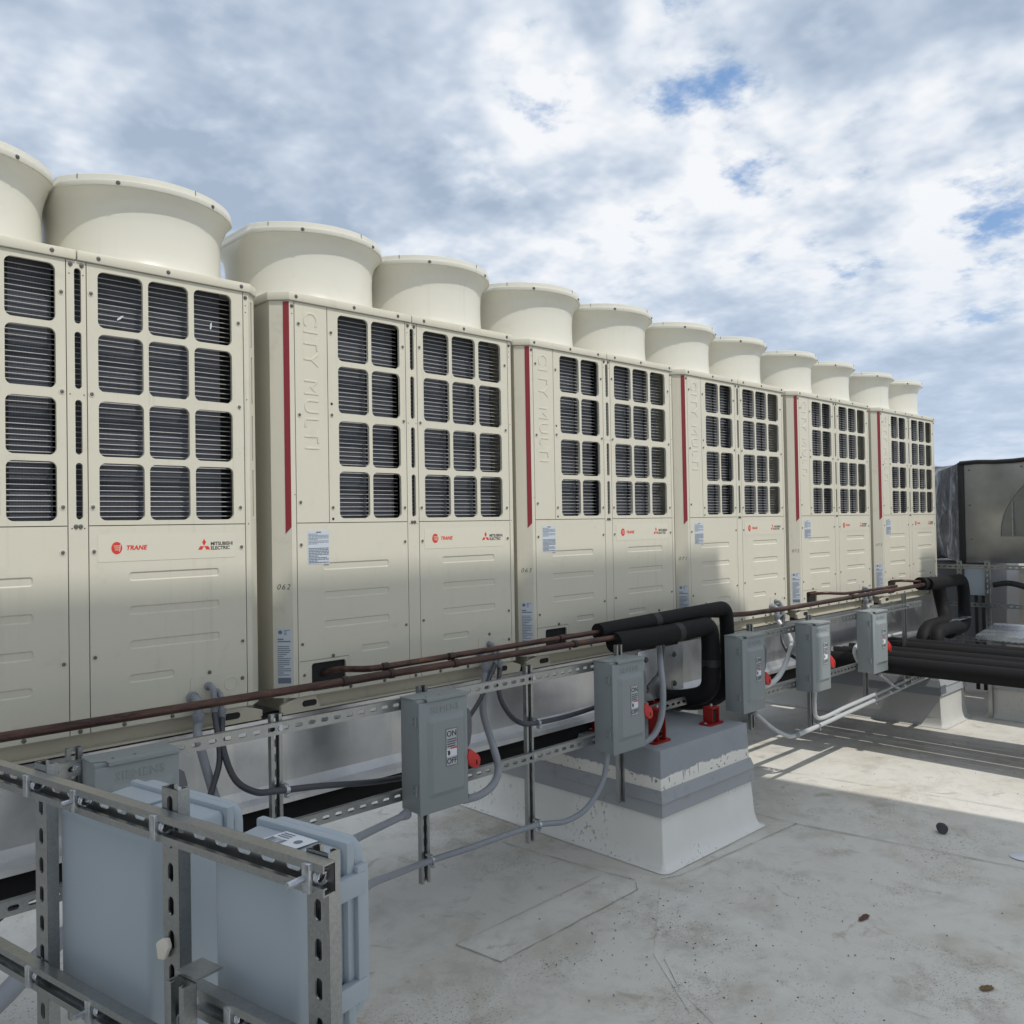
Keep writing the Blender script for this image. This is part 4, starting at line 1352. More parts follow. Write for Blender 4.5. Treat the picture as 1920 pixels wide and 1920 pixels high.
couplings('copper_pipe', [(0.10, 0.06, -1.47), (0.13, -0.06, -1.432), (0.20, -0.19, -1.428), (0.30, -0.222, -1.421), (1.62, -0.20, -1.419)], 0.0125,
          [((0.245, -0.208, -1.424), (0.268, -0.214, -1.423), 1.35), ((0.565, -0.222, -1.421), (0.592, -0.222, -1.421), 1.28), ((1.25, -0.208, -1.420), (1.275, -0.208, -1.420), 1.28)],
          'copper branch pipe leaving the opening of the unit marked 062', 'pipe')
couplings('copper_pipe', [(1.318 + 0.11, 0.05, -1.455), (1.318 + 0.14, -0.08, -1.438), (1.318 + 0.20, -0.15, -1.430), (1.62, -0.165, -1.425)], 0.009,
          [], 'thin copper pipe leaving the opening of the unit marked 063', 'pipe')
couplings('copper_pipe', [(2.74, 0.05, -1.44), (2.76, -0.10, -1.452), (2.95, -0.19, -1.452), (3.45, -0.20, -1.456), (5.86, -0.20, -1.446)], 0.0155,
          [((4.35, -0.20, -1.450), (4.40, -0.20, -1.450), 1.3), ((5.62, -0.20, -1.446), (5.66, -0.20, -1.446), 1.3)],
          'long brown copper pipe along the far units', 'pipe')
couplings('copper_pipe', [(4.023 + 0.10, 0.05, -1.43), (4.023 + 0.13, -0.10, -1.412), (4.023 + 0.30, -0.17, -1.425), (4.023 + 0.55, -0.185, -1.425), (5.2, -0.185, -1.425)], 0.011,
          [], 'copper branch pipe leaving the opening of the fifth unit', 'pipe')
couplings('copper_pipe', [(5.434 + 0.10, 0.05, -1.42), (5.434 + 0.12, -0.10, -1.405), (5.434 + 0.25, -0.17, -1.42), (5.90, -0.175, -1.425)], 0.011,
          [], 'copper branch pipe leaving the opening of the farthest unit', 'pipe')

G_INS = 'black insulated pipes'
pipe('insulated_pipe', [(1.545, -0.195, -1.419), (2.10, -0.195, -1.405), (2.70, -0.195, -1.392), (2.715, -0.195, -1.50), (2.705, -0.195, -1.90), (2.55, -0.08, -1.955), (2.55, 0.5, -1.955)], 0.0415, 'foam',
     'upper black insulated pipe of the near loop, bending down by the fourth switch', 'pipe', G_INS, 20, 0.10)
pipe('insulated_pipe', [(1.600, -0.250, -1.474), (2.05, -0.250, -1.478), (2.44, -0.250, -1.470), (2.455, -0.250, -1.57), (2.445, -0.250, -1.855), (2.40, -0.08, -1.900), (2.40, 0.5, -1.95)], 0.0515, 'foam',
     'lower black insulated pipe of the near loop above the curb', 'pipe', G_INS, 20, 0.10)
# far loop
pipe('insulated_pipe', [(5.80, -0.20, -1.446), (6.55, -0.22, -1.450), (6.60, -0.22, -1.56), (6.60, -0.22, -1.80), (6.35, -0.30, -1.84), (5.80, -0.36, -1.84)], 0.052, 'foam',
     'outer black insulated pipe of the far loop beside the farthest unit', 'pipe', G_INS, 18, 0.14)
pipe('insulated_pipe', [(5.72, -0.17, -1.440), (6.12, -0.17, -1.46), (6.17, -0.17, -1.58), (6.16, -0.20, -1.70), (6.05, -0.25, -1.78), (5.62, -0.26, -1.785), (5.48, -0.27, -1.86), (5.47, -0.28, -2.0)], 0.055, 'foam',
     'inner black insulated pipe of the far loop bending down behind the bundle', 'pipe', G_INS, 18, 0.13)
pipe('insulated_pipe', [(5.95, -0.38, -1.80), (5.55, -0.40, -1.79), (5.36, -0.42, -1.80), (5.34, -0.43, -2.0)], 0.050, 'foam',
     'short black insulated elbow dropping into the pipe bundle', 'pipe', G_INS, 18, 0.13)
def tape(parent, a, b, r):
    m_ = MB(); m_.tube([a, b], r, 20, cap=False)
    o = m_.build('tape_band', 'black', parent, smooth=40)
for o in [q for q in col.objects if q.name.startswith('insulated_pipe')][:2]:
    if 'upper' in o['label']:
        tape(o, (1.98, -0.195, -1.408), (2.03, -0.195, -1.4068), 0.0425)
        tape(o, (2.7135, -0.195, -1.62), (2.712, -0.195, -1.66), 0.0425)
    else:
        tape(o, (2.10, -0.250, -1.4775), (2.15, -0.250, -1.4765), 0.0525)
        tape(o, (2.4525, -0.250, -1.66), (2.4515, -0.250, -1.70), 0.0525)
# metal saddle on the far loop
m_ = MB(); m_.box(5.98, 6.45, -0.33, -0.27, -1.775, -1.768)
o = m_.build('pipe_saddle', 'sheet', None, bevel=0.001); tag(o, 'shiny metal saddle under the far insulated pipe loop', 'bracket')

# pipe bank crossing under the row towards the camera side
bank = [(4.425, 0.061, -1.925), (4.549, 0.060, -1.905), (4.681, 0.062, -1.920), (4.808, 0.062, -1.910), (4.938, 0.059, -1.925), (5.062, 0.062, -1.900), (5.190, 0.064, -1.895)]
names_b = ['nearest', 'second', 'third', 'fourth', 'fifth', 'sixth', 'farthest']
for k, (x, r_, z) in enumerate(bank):
    pts = [(x, 0.9, z - 0.01), (x + 0.002, -0.1, z), (x - 0.002, -1.2, z + 0.002), (x + 0.001, -2.6, z), (x, -4.3, z)]
    pipe('insulated_pipe', pts, r_, 'foam', names_b[k] + ' black pipe of the bundle crossing to the right edge', 'pipe', 'black pipe bundle at the right', 16, 0, True)
m_ = MB(); m_.tube([(4.549, -1.270, -1.904), (4.549, -1.335, -1.904)], 0.0622, 18)
o = m_.build('pipe_band', 'white_label', None, smooth=40); tag(o, 'shiny white band round a pipe of the bundle at the right edge', 'band')
for y in (-0.62, -2.2):
    o = strut(1.15).xf(Matrix.Translation((4.32, y, -1.995))).build('bundle_strut', 'galv', None, smooth=30)
    tag(o, 'strut channel carrying the black pipe bundle ' + ('by the far curb' if y > -1 else 'beyond the right edge'), 'strut')
# long pipes in the shade beneath the front beam
for k, (y, z, r_) in enumerate(((0.10, -1.972, 0.055), (0.23, -1.965, 0.055), (0.36, -1.96, 0.06))):
    pipe('insulated_pipe', [(-3, y, z), (0.5, y, z - 0.006), (1.5, y, z - 0.004), (4.3, y, z)], r_, 'foam',
         ['front', 'middle', 'rear'][k] + ' black insulated pipe running in the shade below the front beam', 'pipe', 'black pipes below the beam', 14)

# ================================================================ conduits
def conduit(pts, r, mat, label, fit=(), clamps=(), smooth_=True, group=None, round_=0.0):
    p0 = Vector(pts[0])
    e = empty('conduit', p0, label, 'conduit', group)
    inv = Matrix.Translation(-p0)
    P_ = catmull(pts, 8) if smooth_ else fillet(pts, round_ or 0.03)
    m_ = MB(); m_.tube(P_, r, 12)
    o = m_.build('hose', mat, e, smooth=50); o.matrix_parent_inverse = inv
    for i, kind in fit:
        a = P_[0] if i == 0 else P_[-1]
        t = (P_[1] - P_[0]).normalized() if i == 0 else (P_[-2] - P_[-1]).normalized()
        m_ = MB()
        k = 1.0
        pts_ = [a, a + t * 0.006, a + t * 0.007, a + t * 0.020, a + t * 0.0205, a + t * 0.044, a + t * 0.046]
        m_.tube(pts_, [r * 1.15, r * 1.15, r * 1.55, r * 1.55, r * 1.4, r * 1.3, r * 1.05], 12)
        o = m_.build('fitting', 'conduit', e, smooth=30); o.matrix_parent_inverse = inv
    for c in clamps:
        best = min(range(1, len(P_) - 1), key=lambda i: (P_[i] - Vector(c)).length)
        a = P_[best]; t = (P_[best + 1] - P_[best - 1]).normalized()
        m_ = MB(); m_.tube([a - t * 0.008, a - t * 0.0075, a + t * 0.0075, a + t * 0.008], [r * 1.02, r * 1.22, r * 1.22, r * 1.02], 12)
        up = Vector((0, 0, 1))
        m_.box(a.x - 0.006, a.x + 0.006, a.y - r * 1.1, a.y + 0.006, a.z - r * 1.25 - 0.010, a.z - r * 1.05)
        m_.box(a.x - 0.007, a.x + 0.007, a.y - r * 0.4, a.y + 0.03, a.z + r * 1.05, a.z + r * 1.05 + 0.007)
        o = m_.build('clamp', 'zinc', e, smooth=40); o.matrix_parent_inverse = inv
        bo = bolt(e, (a.x, a.y - r * 1.1, a.z - r * 1.2 - 0.004), r=0.005, name='clamp_bolt'); bo.matrix_parent_inverse = inv
    return e

def elbow(parent_x, z, r, label, lx):
    """right-angle box connector on the front of a unit"""
    x = parent_x + lx
    e = empty('conduit_elbow', (x, 0, z), label, 'connector')
    inv = Matrix.Translation((-x, 0, -z))
    m_ = MB(); m_.tube([(x, -0.001, z), (x, -0.0085, z)], r * 1.75, 16)
    o = m_.build('lock_ring', 'conduit', e, smooth=40, bevel=0.001); o.matrix_parent_inverse = inv
    m_ = MB(); m_.tube(fillet([(x, -0.006, z), (x, -0.042, z - 0.002), (x, -0.046, z - 0.075)], 0.03), r * 1.2, 14)
    o = m_.build('bend', 'conduit', e, smooth=50); o.matrix_parent_inverse = inv
    m_ = MB(); m_.tube([(x, -0.046, z - 0.050), (x, -0.046, z - 0.051), (x, -0.046, z - 0.068), (x, -0.046, z - 0.069), (x, -0.046, z - 0.092)], [r * 1.2, r * 1.75, r * 1.75, r * 1.5, r * 1.4], 14)
    o = m_.build('gland', 'conduit', e, smooth=30); o.matrix_parent_inverse = inv

nth = ['leftmost unit', 'second unit', 'third unit', 'fourth unit', 'fifth unit', 'farthest unit']
for k in range(6):
    elbow(UX[k], -1.468, 0.0125, 'large grey conduit elbow at the lower right of the ' + nth[k], 0.930)
    elbow(UX[k], -1.435, 0.0085, 'upper small grey conduit elbow at the lower right of the ' + nth[k], 0.988)
    elbow(UX[k], -1.462, 0.0085, 'lower small grey conduit elbow at the lower right of the ' + nth[k], 1.016)

def tail(k, lx, z, y=-0.046):
    return (UX[k] + lx, y, z)
# leftmost unit
conduit([tail(0, .930, -1.555)] + [(-0.450, -0.120, -1.585), (-0.445, -0.200, -1.722), (-0.461, -0.300, -1.783)] + [(-0.42, -0.36, -2.0)], 0.0150, 'conduit', 'thick grey conduit dropping from the leftmost unit behind the strut rail')
conduit([tail(0, .988, -1.52)] + [(-0.399, -0.170, -1.649), (-0.463, -0.250, -1.725), (-0.523, -0.330, -1.778)] + [(-0.52, -0.40, -1.98)], 0.0100, 'conduit_dark', 'dark conduit from the leftmost unit curling left behind the enclosures')
conduit([tail(0, 1.016, -1.545)] + [(-0.378, -0.150, -1.621), (-0.390, -0.260, -1.705), (-0.359, -0.340, -1.738), (-0.291, -0.362, -1.746), (-0.111, -0.330, -1.777), (0.145, -0.280, -1.830), (0.432, -0.200, -1.880)], 0.0110, 'conduit_dark', 'dark conduit swinging from the leftmost unit across a strut post to the right', clamps=[(-0.266, -0.362, -1.76)])
# unit marked 062
conduit([tail(1, .930, -1.555)] + [(0.805, -0.160, -1.685), (0.663, -0.380, -1.782), (0.660, -0.410, -1.862), (0.623, -0.420, -1.916), (0.551, -0.420, -1.943), (0.471, -0.410, -1.946)], 0.0155, 'conduit', 'thick grey conduit looping from the unit marked 062 down to its switch')
conduit([tail(1, .988, -1.52)] + [(0.818, -0.150, -1.619), (0.711, -0.200, -1.676), (0.581, -0.260, -1.726)], 0.0095, 'conduit_dark', 'dark conduit from the unit marked 062 passing behind its switch')
conduit([tail(1, 1.016, -1.545)] + [(0.914, -0.150, -1.633), (0.879, -0.240, -1.698), (0.846, -0.350, -1.721), (0.924, -0.362, -1.735), (1.184, -0.300, -1.761), (1.502, -0.220, -1.778), (1.784, -0.160, -1.790)], 0.0110, 'conduit_dark', 'dark conduit swinging from the unit marked 062 to the third switch', clamps=[(0.940, -0.362, -1.76)])
# unit marked 063
conduit([tail(2, .930, -1.555)] + [(1.911, -0.300, -1.599), (1.793, -0.400, -1.707), (1.752, -0.420, -1.829), (1.693, -0.420, -1.910), (1.608, -0.420, -1.937), (1.546, -0.410, -1.937)], 0.0155, 'conduit', 'thick grey conduit looping from the unit marked 063 down beside the red isolator')
conduit([tail(2, .988, -1.52)] + [(2.014, -0.220, -1.663), (1.903, -0.260, -1.699), (1.821, -0.280, -1.726)], 0.0095, 'conduit_dark', 'short dark conduit behind the third switch')
# far units
conduit([tail(3, .930, -1.555)] + [(3.538, -0.160, -1.676), (3.224, -0.300, -1.746), (2.946, -0.400, -1.797), (2.803, -0.420, -1.827), (2.701, -0.410, -1.838)], 0.0155, 'conduit_light', 'pale conduit looping from the fourth unit to the fourth switch')
conduit([tail(3, 1.016, -1.545)] + [(3.438, -0.150, -1.649), (3.398, -0.200, -1.720), (3.380, -0.260, -1.759), (3.495, -0.280, -1.799)], 0.0110, 'conduit_dark', 'dark conduit from the fourth unit running behind the fifth switch')
conduit([tail(4, .930, -1.555), (UX[4] + .935, -0.10, -1.66), (UX[4] + .90, -0.16, -1.80), (UX[4] + 0.80, -0.16, -1.93)], 0.0150, 'conduit_light', 'pale conduit dropping from the fifth unit by the bundle')
conduit([tail(5, .930, -1.555), (UX[5] + .93, -0.06, -1.66), (UX[5] + .93, -0.08, -1.85)], 0.0150, 'conduit_light', 'pale conduit dropping from the farthest unit')
# lower conduits
conduit([(-0.645, -1.300, -1.710), (-0.217, -0.800, -1.943), (0.052, -0.550, -2.065), (0.326, -0.362, -2.156), (0.541, -0.362, -2.163), (0.903, -0.362, -2.169), (1.095, -0.370, -2.196), (1.222, -0.385, -2.165), (1.317, -0.395, -2.076), (1.352, -0.400, -1.973), (1.361, -0.400, -1.909)], 0.0125, 'conduit', 'long low grey conduit from the front enclosure up to the third switch', fit=((1, 'a'),), clamps=[(0.364, -0.362, -2.18), (0.94, -0.362, -2.18)])
conduit([(0.213, -0.400, -1.936), (0.098, -0.460, -1.921), (-0.077, -0.600, -1.872), (-0.322, -0.850, -1.777), (-0.698, -1.300, -1.601)], 0.0125, 'conduit', 'grey flexible conduit from the second switch down to the front enclosure', fit=((0, 'a'),))
conduit([(2.627, -0.400, -1.955), (2.729, -0.390, -2.012), (2.911, -0.370, -2.112), (3.095, -0.365, -2.191), (3.220, -0.362, -2.208)], 0.0125, 'conduit_light', 'pale flexible conduit hanging from the fourth switch', fit=((0, 'a'), (1, 'a')))
conduit([(3.179, -0.362, -2.207), (3.456, -0.362, -2.201), (4.335, -0.362, -2.169), (4.954, -0.362, -2.145), (5.668, -0.362, -2.130)], 0.0140, 'conduit_light', 'lower pale rigid conduit running right along the strut posts', clamps=[(3.50, -0.362, -2.2), (4.33, -0.362, -2.15)], smooth_=False)
conduit([(3.378, -0.400, -1.945), (3.396, -0.385, -2.043), (3.453, -0.365, -2.133), (3.567, -0.362, -2.159), (3.874, -0.362, -2.144), (4.337, -0.362, -2.128), (4.957, -0.362, -2.101), (5.671, -0.362, -2.083)], 0.0130, 'conduit_light', 'upper pale rigid conduit turning up into the fifth switch', clamps=[(4.33, -0.362, -2.11)], smooth_=True)
conduit([(4.292, -0.400, -1.968), (4.438, -0.390, -2.019), (4.613, -0.370, -2.096), (4.783, -0.362, -2.156)], 0.0125, 'conduit_light', 'short pale conduit hanging from the farthest switch', fit=((0, 'a'),))
conduit([(4.36, -0.30, -1.98), (4.30, -0.28, -1.93), (4.4, -0.22, -1.80), (5.25, -0.20, -1.80)], 0.0140, 'conduit_light', 'pale conduit along the beam left of the far loop')
conduit([(-1.110, -0.300, -1.931), (-1.059, -0.300, -1.900), (-1.001, -0.280, -1.893), (-0.896, -0.200, -1.919)], 0.0125, 'conduit_dark', 'dark conduit slanting down at the left edge behind the front rack')

conduit([(-1.251, -0.750, -1.964), (-1.171, -0.720, -1.931), (-1.089, -0.660, -1.904), (-0.998, -0.550, -1.915), (-0.850, -0.420, -1.928)], 0.024, 'conduit', 'thick grey flexible hose low in the bottom left corner behind the rack')

# ================================================================ front rack with two enclosures
A = Vector((-1.2426, -1.2170, 0)); EV = Vector((0.1908, -0.9816, 0)); NV = Vector((-0.9816, -0.1908, 0))
# rack frame: local X along the rack (towards the camera), local -Y towards the camera side
RK = Matrix(((EV.x, -NV.x, 0, A.x), (EV.y, -NV.y, 0, A.y), (0, 0, 1, 0), (0, 0, 0, 1)))
rack = empty('strut_rack', (A.x + EV.x * 0.4, A.y + EV.y * 0.4, ROOF), 'galvanised strut rack in the foreground holding two grey enclosures', 'strut rack')
rinv = Matrix.Translation(rack.location).inverted()
def rpart(nm, mb_, mat, par=None, **k):
    o = mb_.xf(RK).build(nm, mat, par or rack, **k)
    if par is None:
        o.matrix_parent_inverse = rinv
    return o
BACKW = Matrix.Rotation(math.pi, 4, 'Z')
for s, za, zb in ((0.036, ROOF + 0.05, -1.292), (0.430, -1.68, -1.272), (0.757, ROOF + 0.05, -1.300)):
    rpart('strut_post', strut(zb - za).xf(Matrix.Translation((s, 0.0, za)) @ UP), 'galv', smooth=30)
rpart('strut_post', strut(0.95, True).xf(Matrix.Translation((0.536, -0.044, -2.46)) @ Matrix.Rotation(math.pi, 4, 'Z') @ UP), 'galv', smooth=30)
# horizontal rails in front of the posts, open side to the camera
def rrail(s0, s1, z):
    m_ = strut(s1 - s0).xf(Matrix.Translation((s1, 0.0, z)) @ BACKW)
    return rpart('strut_rail', m_.xf(Matrix.Translation((0, -0.0015, 0))), 'galv', smooth=30)
rrail(-0.75, 0.792, -1.325)
rrail(-0.75, 0.50, -1.660)
rrail(0.50, 1.15, -1.558)
# strut nuts, springs and bolts
def nut(s, z, y=-0.030, shaft=0.05, ang=0.0):
    m_ = MB()
    m_.box(-0.007, 0.007, -0.012, 0.0, -0.019, 0.019)
    m_.xf(Matrix.Translation((s, y, z)) @ Matrix.Rotation(ang, 4, 'Y'))
    o = rpart('strut_nut', m_, 'zinc', bevel=0.0015)
    m_ = MB()
    pts = [(s + 0.006 + 0.010 * t / 40, y + 0.006 + 0.010 * math.cos(t * 0.55), z + 0.010 * math.sin(t * 0.55)) for t in range(41)]
    m_.tube(pts, 0.0012, 5)
    rpart('nut_spring', m_, 'zinc', smooth=60)
    m_ = MB()
    m_.tube([(s - 0.002, y + 0.02, z), (s - 0.006, y - shaft * 0.8, z - 0.002)], 0.0048, 8)
    rpart('bolt', m_, 'zinc', smooth=40)
for (s, z, sh) in ((0.036, -1.325, 0.012), (0.195, -1.325, 0.032), (0.425, -1.325, 0.012), (0.765, -1.325, 0.045),
                   (0.036, -1.660, 0.012), (0.235, -1.660, 0.035), (0.60, -1.558, 0.012)):
    nut(s, z, -0.016, sh)
m_ = MB()
for q in range(3):
    pts = [(0.545, -0.094 - 0.003 * q, -1.565)]
    m_.tube([(0.536 + (0.016 - 0.004 * q) * math.cos(R(a)), -0.048 - 0.004 * q, -1.565 + (0.020 - 0.005 * q) * math.sin(R(a))) for a in range(0, 361, 20)], 0.0016, 5, cap=False)
rpart('nut_spring', m_, 'zinc', smooth=60)
m_ = MB()
m_.box(0.512, 0.560, -0.046, -0.004, -1.507, -1.504)
rpart('angle_plate', m_, 'galv', smooth=0)

def enclosure(s0, s1, z0, z1, y0, depth, label, lidlip, latches):
    cx, cy = (s0 + s1) / 2, y0
    p = RK @ Vector((cx, cy, z0))
    e = empty('junction_enclosure', p, label, 'enclosure', 'grey plastic enclosures on the rack')
    inv = Matrix.Translation(-p)
    def ep(nm, mb_, mat, par=None, **k):
        o = mb_.xf(RK).build(nm, mat, par or e, **k)
        if par is None:
            o.matrix_parent_inverse = inv
        return o
    dr = 0.006
    m_ = MB()
    a = [(s0 + dr, z0 + dr), (s1 - dr, z0 + dr), (s1 - dr, z1 - dr), (s0 + dr, z1 - dr)]
    b = [(s0, z0), (s1, z0), (s1, z1), (s0, z1)]
    vs = [(x, y0, z) for x, z in a] + [(x, y0 + depth, z) for x, z in b]
    m_.add(vs, [(0, 1, 2, 3), (7, 6, 5, 4)] + [(i, i + 4, (i + 1) % 4 + 4, (i + 1) % 4) for i in range(4)])
    ep('body', m_, 'encl', bevel=0.010, smooth=50)
    m_ = MB()
    m_.box(s0 - lidlip, s1 + lidlip, y0 + depth - 0.002, y0 + depth + 0.014, z0 - lidlip, z1 + lidlip)
    ep('rim', m_, 'encl', bevel=0.004)
    m_ = MB()
    m_.prism(stadium(s0 - lidlip + 0.002, s1 + lidlip - 0.002, z0 - lidlip + 0.002, z1 + lidlip - 0.002, 4, 0.03), y0 + depth + 0.0145, y0 + depth + 0.036)
    ep('lid', m_, 'encl', bevel=0.006, recalc=True)
    if latches:
        for z in latches:
            m_ = MB()
            m_.box(s1 + lidlip - 0.004, s1 + lidlip + 0.011, y0 + depth - 0.030, y0 + depth + 0.026, z - 0.016, z + 0.016)
            ep('hinge', m_, 'encl', bevel=0.002)
        m_ = MB()
        m_.box(s1 + lidlip - 0.003, s1 + lidlip + 0.009, y0 + depth + 0.010, y0 + depth + 0.032, z0 + 0.03, z1 - 0.03)
        ep('latch_bar', m_, 'encl', bevel=0.002)
    return e, ep
en1, ep1 = enclosure(0.045, 0.335, -1.73, -1.370, 0.0245, 0.145, 'larger grey plastic enclosure on the left of the front rack', 0.006, None)
m_ = MB(); m_.box(0.185, 0.191, 0.035, 0.165, -1.3705, -1.3675)
ep1('top_rib', m_, 'encl', smooth=0)
en2, ep2 = enclosure(0.496, 0.688, -1.605, -1.345, 0.0245, 0.090, 'smaller grey plastic enclosure with a white barcode sticker, at the end of the front rack', 0.007, (-1.40, -1.555))
# sticker on top of the smaller enclosure
m_ = MB()
vs = [(0.560, 0.062, -1.3440), (0.634, 0.062, -1.3440), (0.640, 0.108, -1.3440), (0.566, 0.110, -1.3440)]
m_.add(vs, [(0, 1, 2, 3)])
lb = ep2('barcode_sticker', m_, 'white_label', smooth=0)
m_ = MB()
for k in range(13):
    x = 0.566 + k * 0.0027
    w = random.choice((0.0006, 0.001, 0.0015))
    m_.add([(x, 0.066, -1.3436), (x + w, 0.066, -1.3436), (x + w, 0.084, -1.3436), (x, 0.084, -1.3436)], [(0, 1, 2, 3)])
for k in range(3):
    y = 0.089 + 0.006 * k
    m_.add([(0.570, y, -1.3436), (0.595, y, -1.3436), (0.595, y + 0.003, -1.3436), (0.570, y + 0.003, -1.3436)], [(0, 1, 2, 3)])
m_.add([(0.618 + 0.007 * math.cos(R(30 * k)), 0.088 + 0.007 * math.sin(R(30 * k)), -1.3436) for k in range(12)], [tuple(range(12))])
ob = m_.xf(RK).build('sticker_print', 'ink_blue', lb, smooth=0)
# paper tag caught on the middle post
m_ = MB()
m_.prism([(0.402, -1.510), (0.407, -1.534), (0.424, -1.531), (0.437, -1.508), (0.431, -1.496), (0.417, -1.500)], -0.010, -0.002)
o = m_.xf(RK).build('paper_tag', 'rag', None, bevel=0.003, recalc=True)
tag(o, 'crumpled off-white tag stuck on the middle rack post', 'tag')

# ================================================================ far right: duct, rack, boxes
dx, dy0, dz0, dz1 = 7.00, -0.07, -1.32, -0.385
duct = empty('duct', (dx, dy0, dz0), 'large galvanised sheet metal duct at the right edge', 'duct')
dinv = Matrix.Translation((-dx, -dy0, -dz0))
def dpart(nm, mb_, mat, **k):
    o = mb_.build(nm, mat, duct, **k); o.matrix_parent_inverse = dinv
    return o
m_ = MB(); m_.box(dx, dx + 1.2, -4.2, dy0, dz0, dz1)
dpart('casing', m_, 'duct', bevel=0.006)
m_ = MB()
m_.box(dx - 0.010, dx + 0.05, dy0 - 0.045, dy0 + 0.012, dz0 - 0.01, dz1 + 0.012)
dpart('corner_tape', m_, 'black', bevel=0.008)
m_ = MB()
pts = [(dx - 0.004 + 0.004 * math.sin(k * 1.3), dy0 - 0.01 - k * 0.15, dz1 + 0.004 + 0.006 * math.sin(k * 1.9)) for k in range(28)]
m_.tube(pts, 0.020, 8)
dpart('edge_tape', m_, 'black', smooth=60)
# quarter-round reinforcing panel on the side of the duct, tilted to mirror darker ground
m_ = MB()
arc = [(-0.60 - 0.42 + 0.62 * math.cos(R(a)) * 1.0, -1.075 + 0.60 * math.sin(R(a))) for a in range(0, 95, 6)]
poly = [(y, z) for y, z in arc] + [(-1.02, -1.075)]
poly = [(-0.42 - 0.62 + 0.62 * math.cos(R(a)), -1.075 + 0.62 * math.sin(R(a))) for a in range(0, 91, 6)] + [(-1.6, -0.455), (-1.6, -1.075)]
n = len(poly)
vs = [(dx - 0.006 - 0.085 * (z + 1.075) + 0.02 * (y + 0.42), y, z) for y, z in poly] + [(dx - 0.0005, y, z) for y, z in poly]
m_.add(vs, [tuple(range(n))] + [(i, (i + 1) % n, (i + 1) % n + n, i + n) for i in range(n)])
dpart('arc_panel', m_, 'duct_reflect_dark', recalc=True, smooth=0)
m_ = MB(); m_.tube([(dx - 0.009 - 0.085 * (z + 1.075) + 0.02 * (y + 0.42), y, z) for y, z in poly[:16]], 0.005, 6)
dpart('arc_edge', m_, 'duct', smooth=60)
m_ = MB(); m_.box(dx - 0.05, dx - 0.012, -0.533, -0.529, -1.07, -0.75)
dpart('standing_seam', m_, 'zinc', smooth=0)
for (y, z) in ((-0.16, -0.45), (-0.16, -0.78), (-0.17, -1.10), (-0.6, -0.44), (-0.9, -0.43)):
    o = bolt(duct, (dx, y, z), (-1, 0, 0), 0.007, 'rivet', 'screw'); o.matrix_parent_inverse = dinv
# wrapped flexible connector
m_ = MB()
rings = []
NR = 24
for k in range(9):
    t = k / 8
    y = dy0 + 0.005 + t * 0.95
    cx = dx + 0.60 + 0.25 * t
    cz = (dz0 + dz1) / 2 + 0.02 * t
    for i in range(NR):
        a = 2 * math.pi * i / NR
        # square blending to round, with folds
        c, s_ = math.cos(a), math.sin(a)
        q = 1.0 / max(abs(c), abs(s_))
        sx, sz = c * q * 0.60, s_ * q * 0.475
        f = min(1, t * 2.2)
        rr = 0.50 * (1 - 0.10 * t) * (1 + 0.035 * math.sin(k * 2.4 + i * 1.7) + 0.03 * math.sin(i * 5 + k))
        rings.append((cx + sx * (1 - f) + c * rr * f * 1.05, y, cz + sz * (1 - f) + s_ * rr * f))
fs = []
for k in range(8):
    for i in range(NR):
        j = (i + 1) % NR
        fs.append((k * NR + i, k * NR + j, (k + 1) * NR + j, (k + 1) * NR + i))
m_.add(rings, fs)
o = m_.build('flexible_connector', 'wrap', None, smooth=60)
tag(o, 'wrinkled black and silver wrap at the left end of the duct', 'duct wrap')

# far strut rack in front of the duct
fr = empty('strut_rack', (6.86, -0.6, ROOF), 'far galvanised strut rack below the duct at the right edge', 'strut rack')
finv = Matrix.Translation((-6.86, 0.6, -ROOF))
YD = Matrix.Rotation(R(-90), 4, 'Z')     # channel along -Y, web facing -X
for z in (-1.352, -1.700, -2.02):
    o = strut(3.2).xf(Matrix.Translation((6.84, 0.10, z)) @ YD).build('strut_rail', 'galv', fr, smooth=30); o.matrix_parent_inverse = finv
for y in (-0.09, -0.33, -1.3, -2.4):
    o = strut(1.22).xf(Matrix.Translation((6.882, y, ROOF + 0.01)) @ YD @ UP).build('strut_post', 'galv', fr, smooth=30); o.matrix_parent_inverse = finv
m_ = MB(); m_.box(6.93, 7.05, -0.31, -0.12, -1.62, -1.36)
o = m_.build('small_enclosure', 'encl', None, bevel=0.006)
tag(o, 'small grey-blue box on the far strut rack', 'enclosure')
for k, y in enumerate((-0.20, -0.265)):
    pipe('riser', [(6.98, y, -2.5), (6.98, y, -1.62)], 0.018, 'black', ['left', 'right'][k] + ' thin black riser below the small grey-blue box', 'pipe', 'thin black risers on the far rack', 10)
pipe('cable', [(6.95, -0.36, -1.52), (6.95, -0.50, -1.50), (6.95, -0.68, -1.55), (6.95, -0.9, -1.66), (6.95, -1.4, -1.75)], 0.026, 'black', 'thick black cable curving away from the far rack', 'cable', None, 10, 0, True)
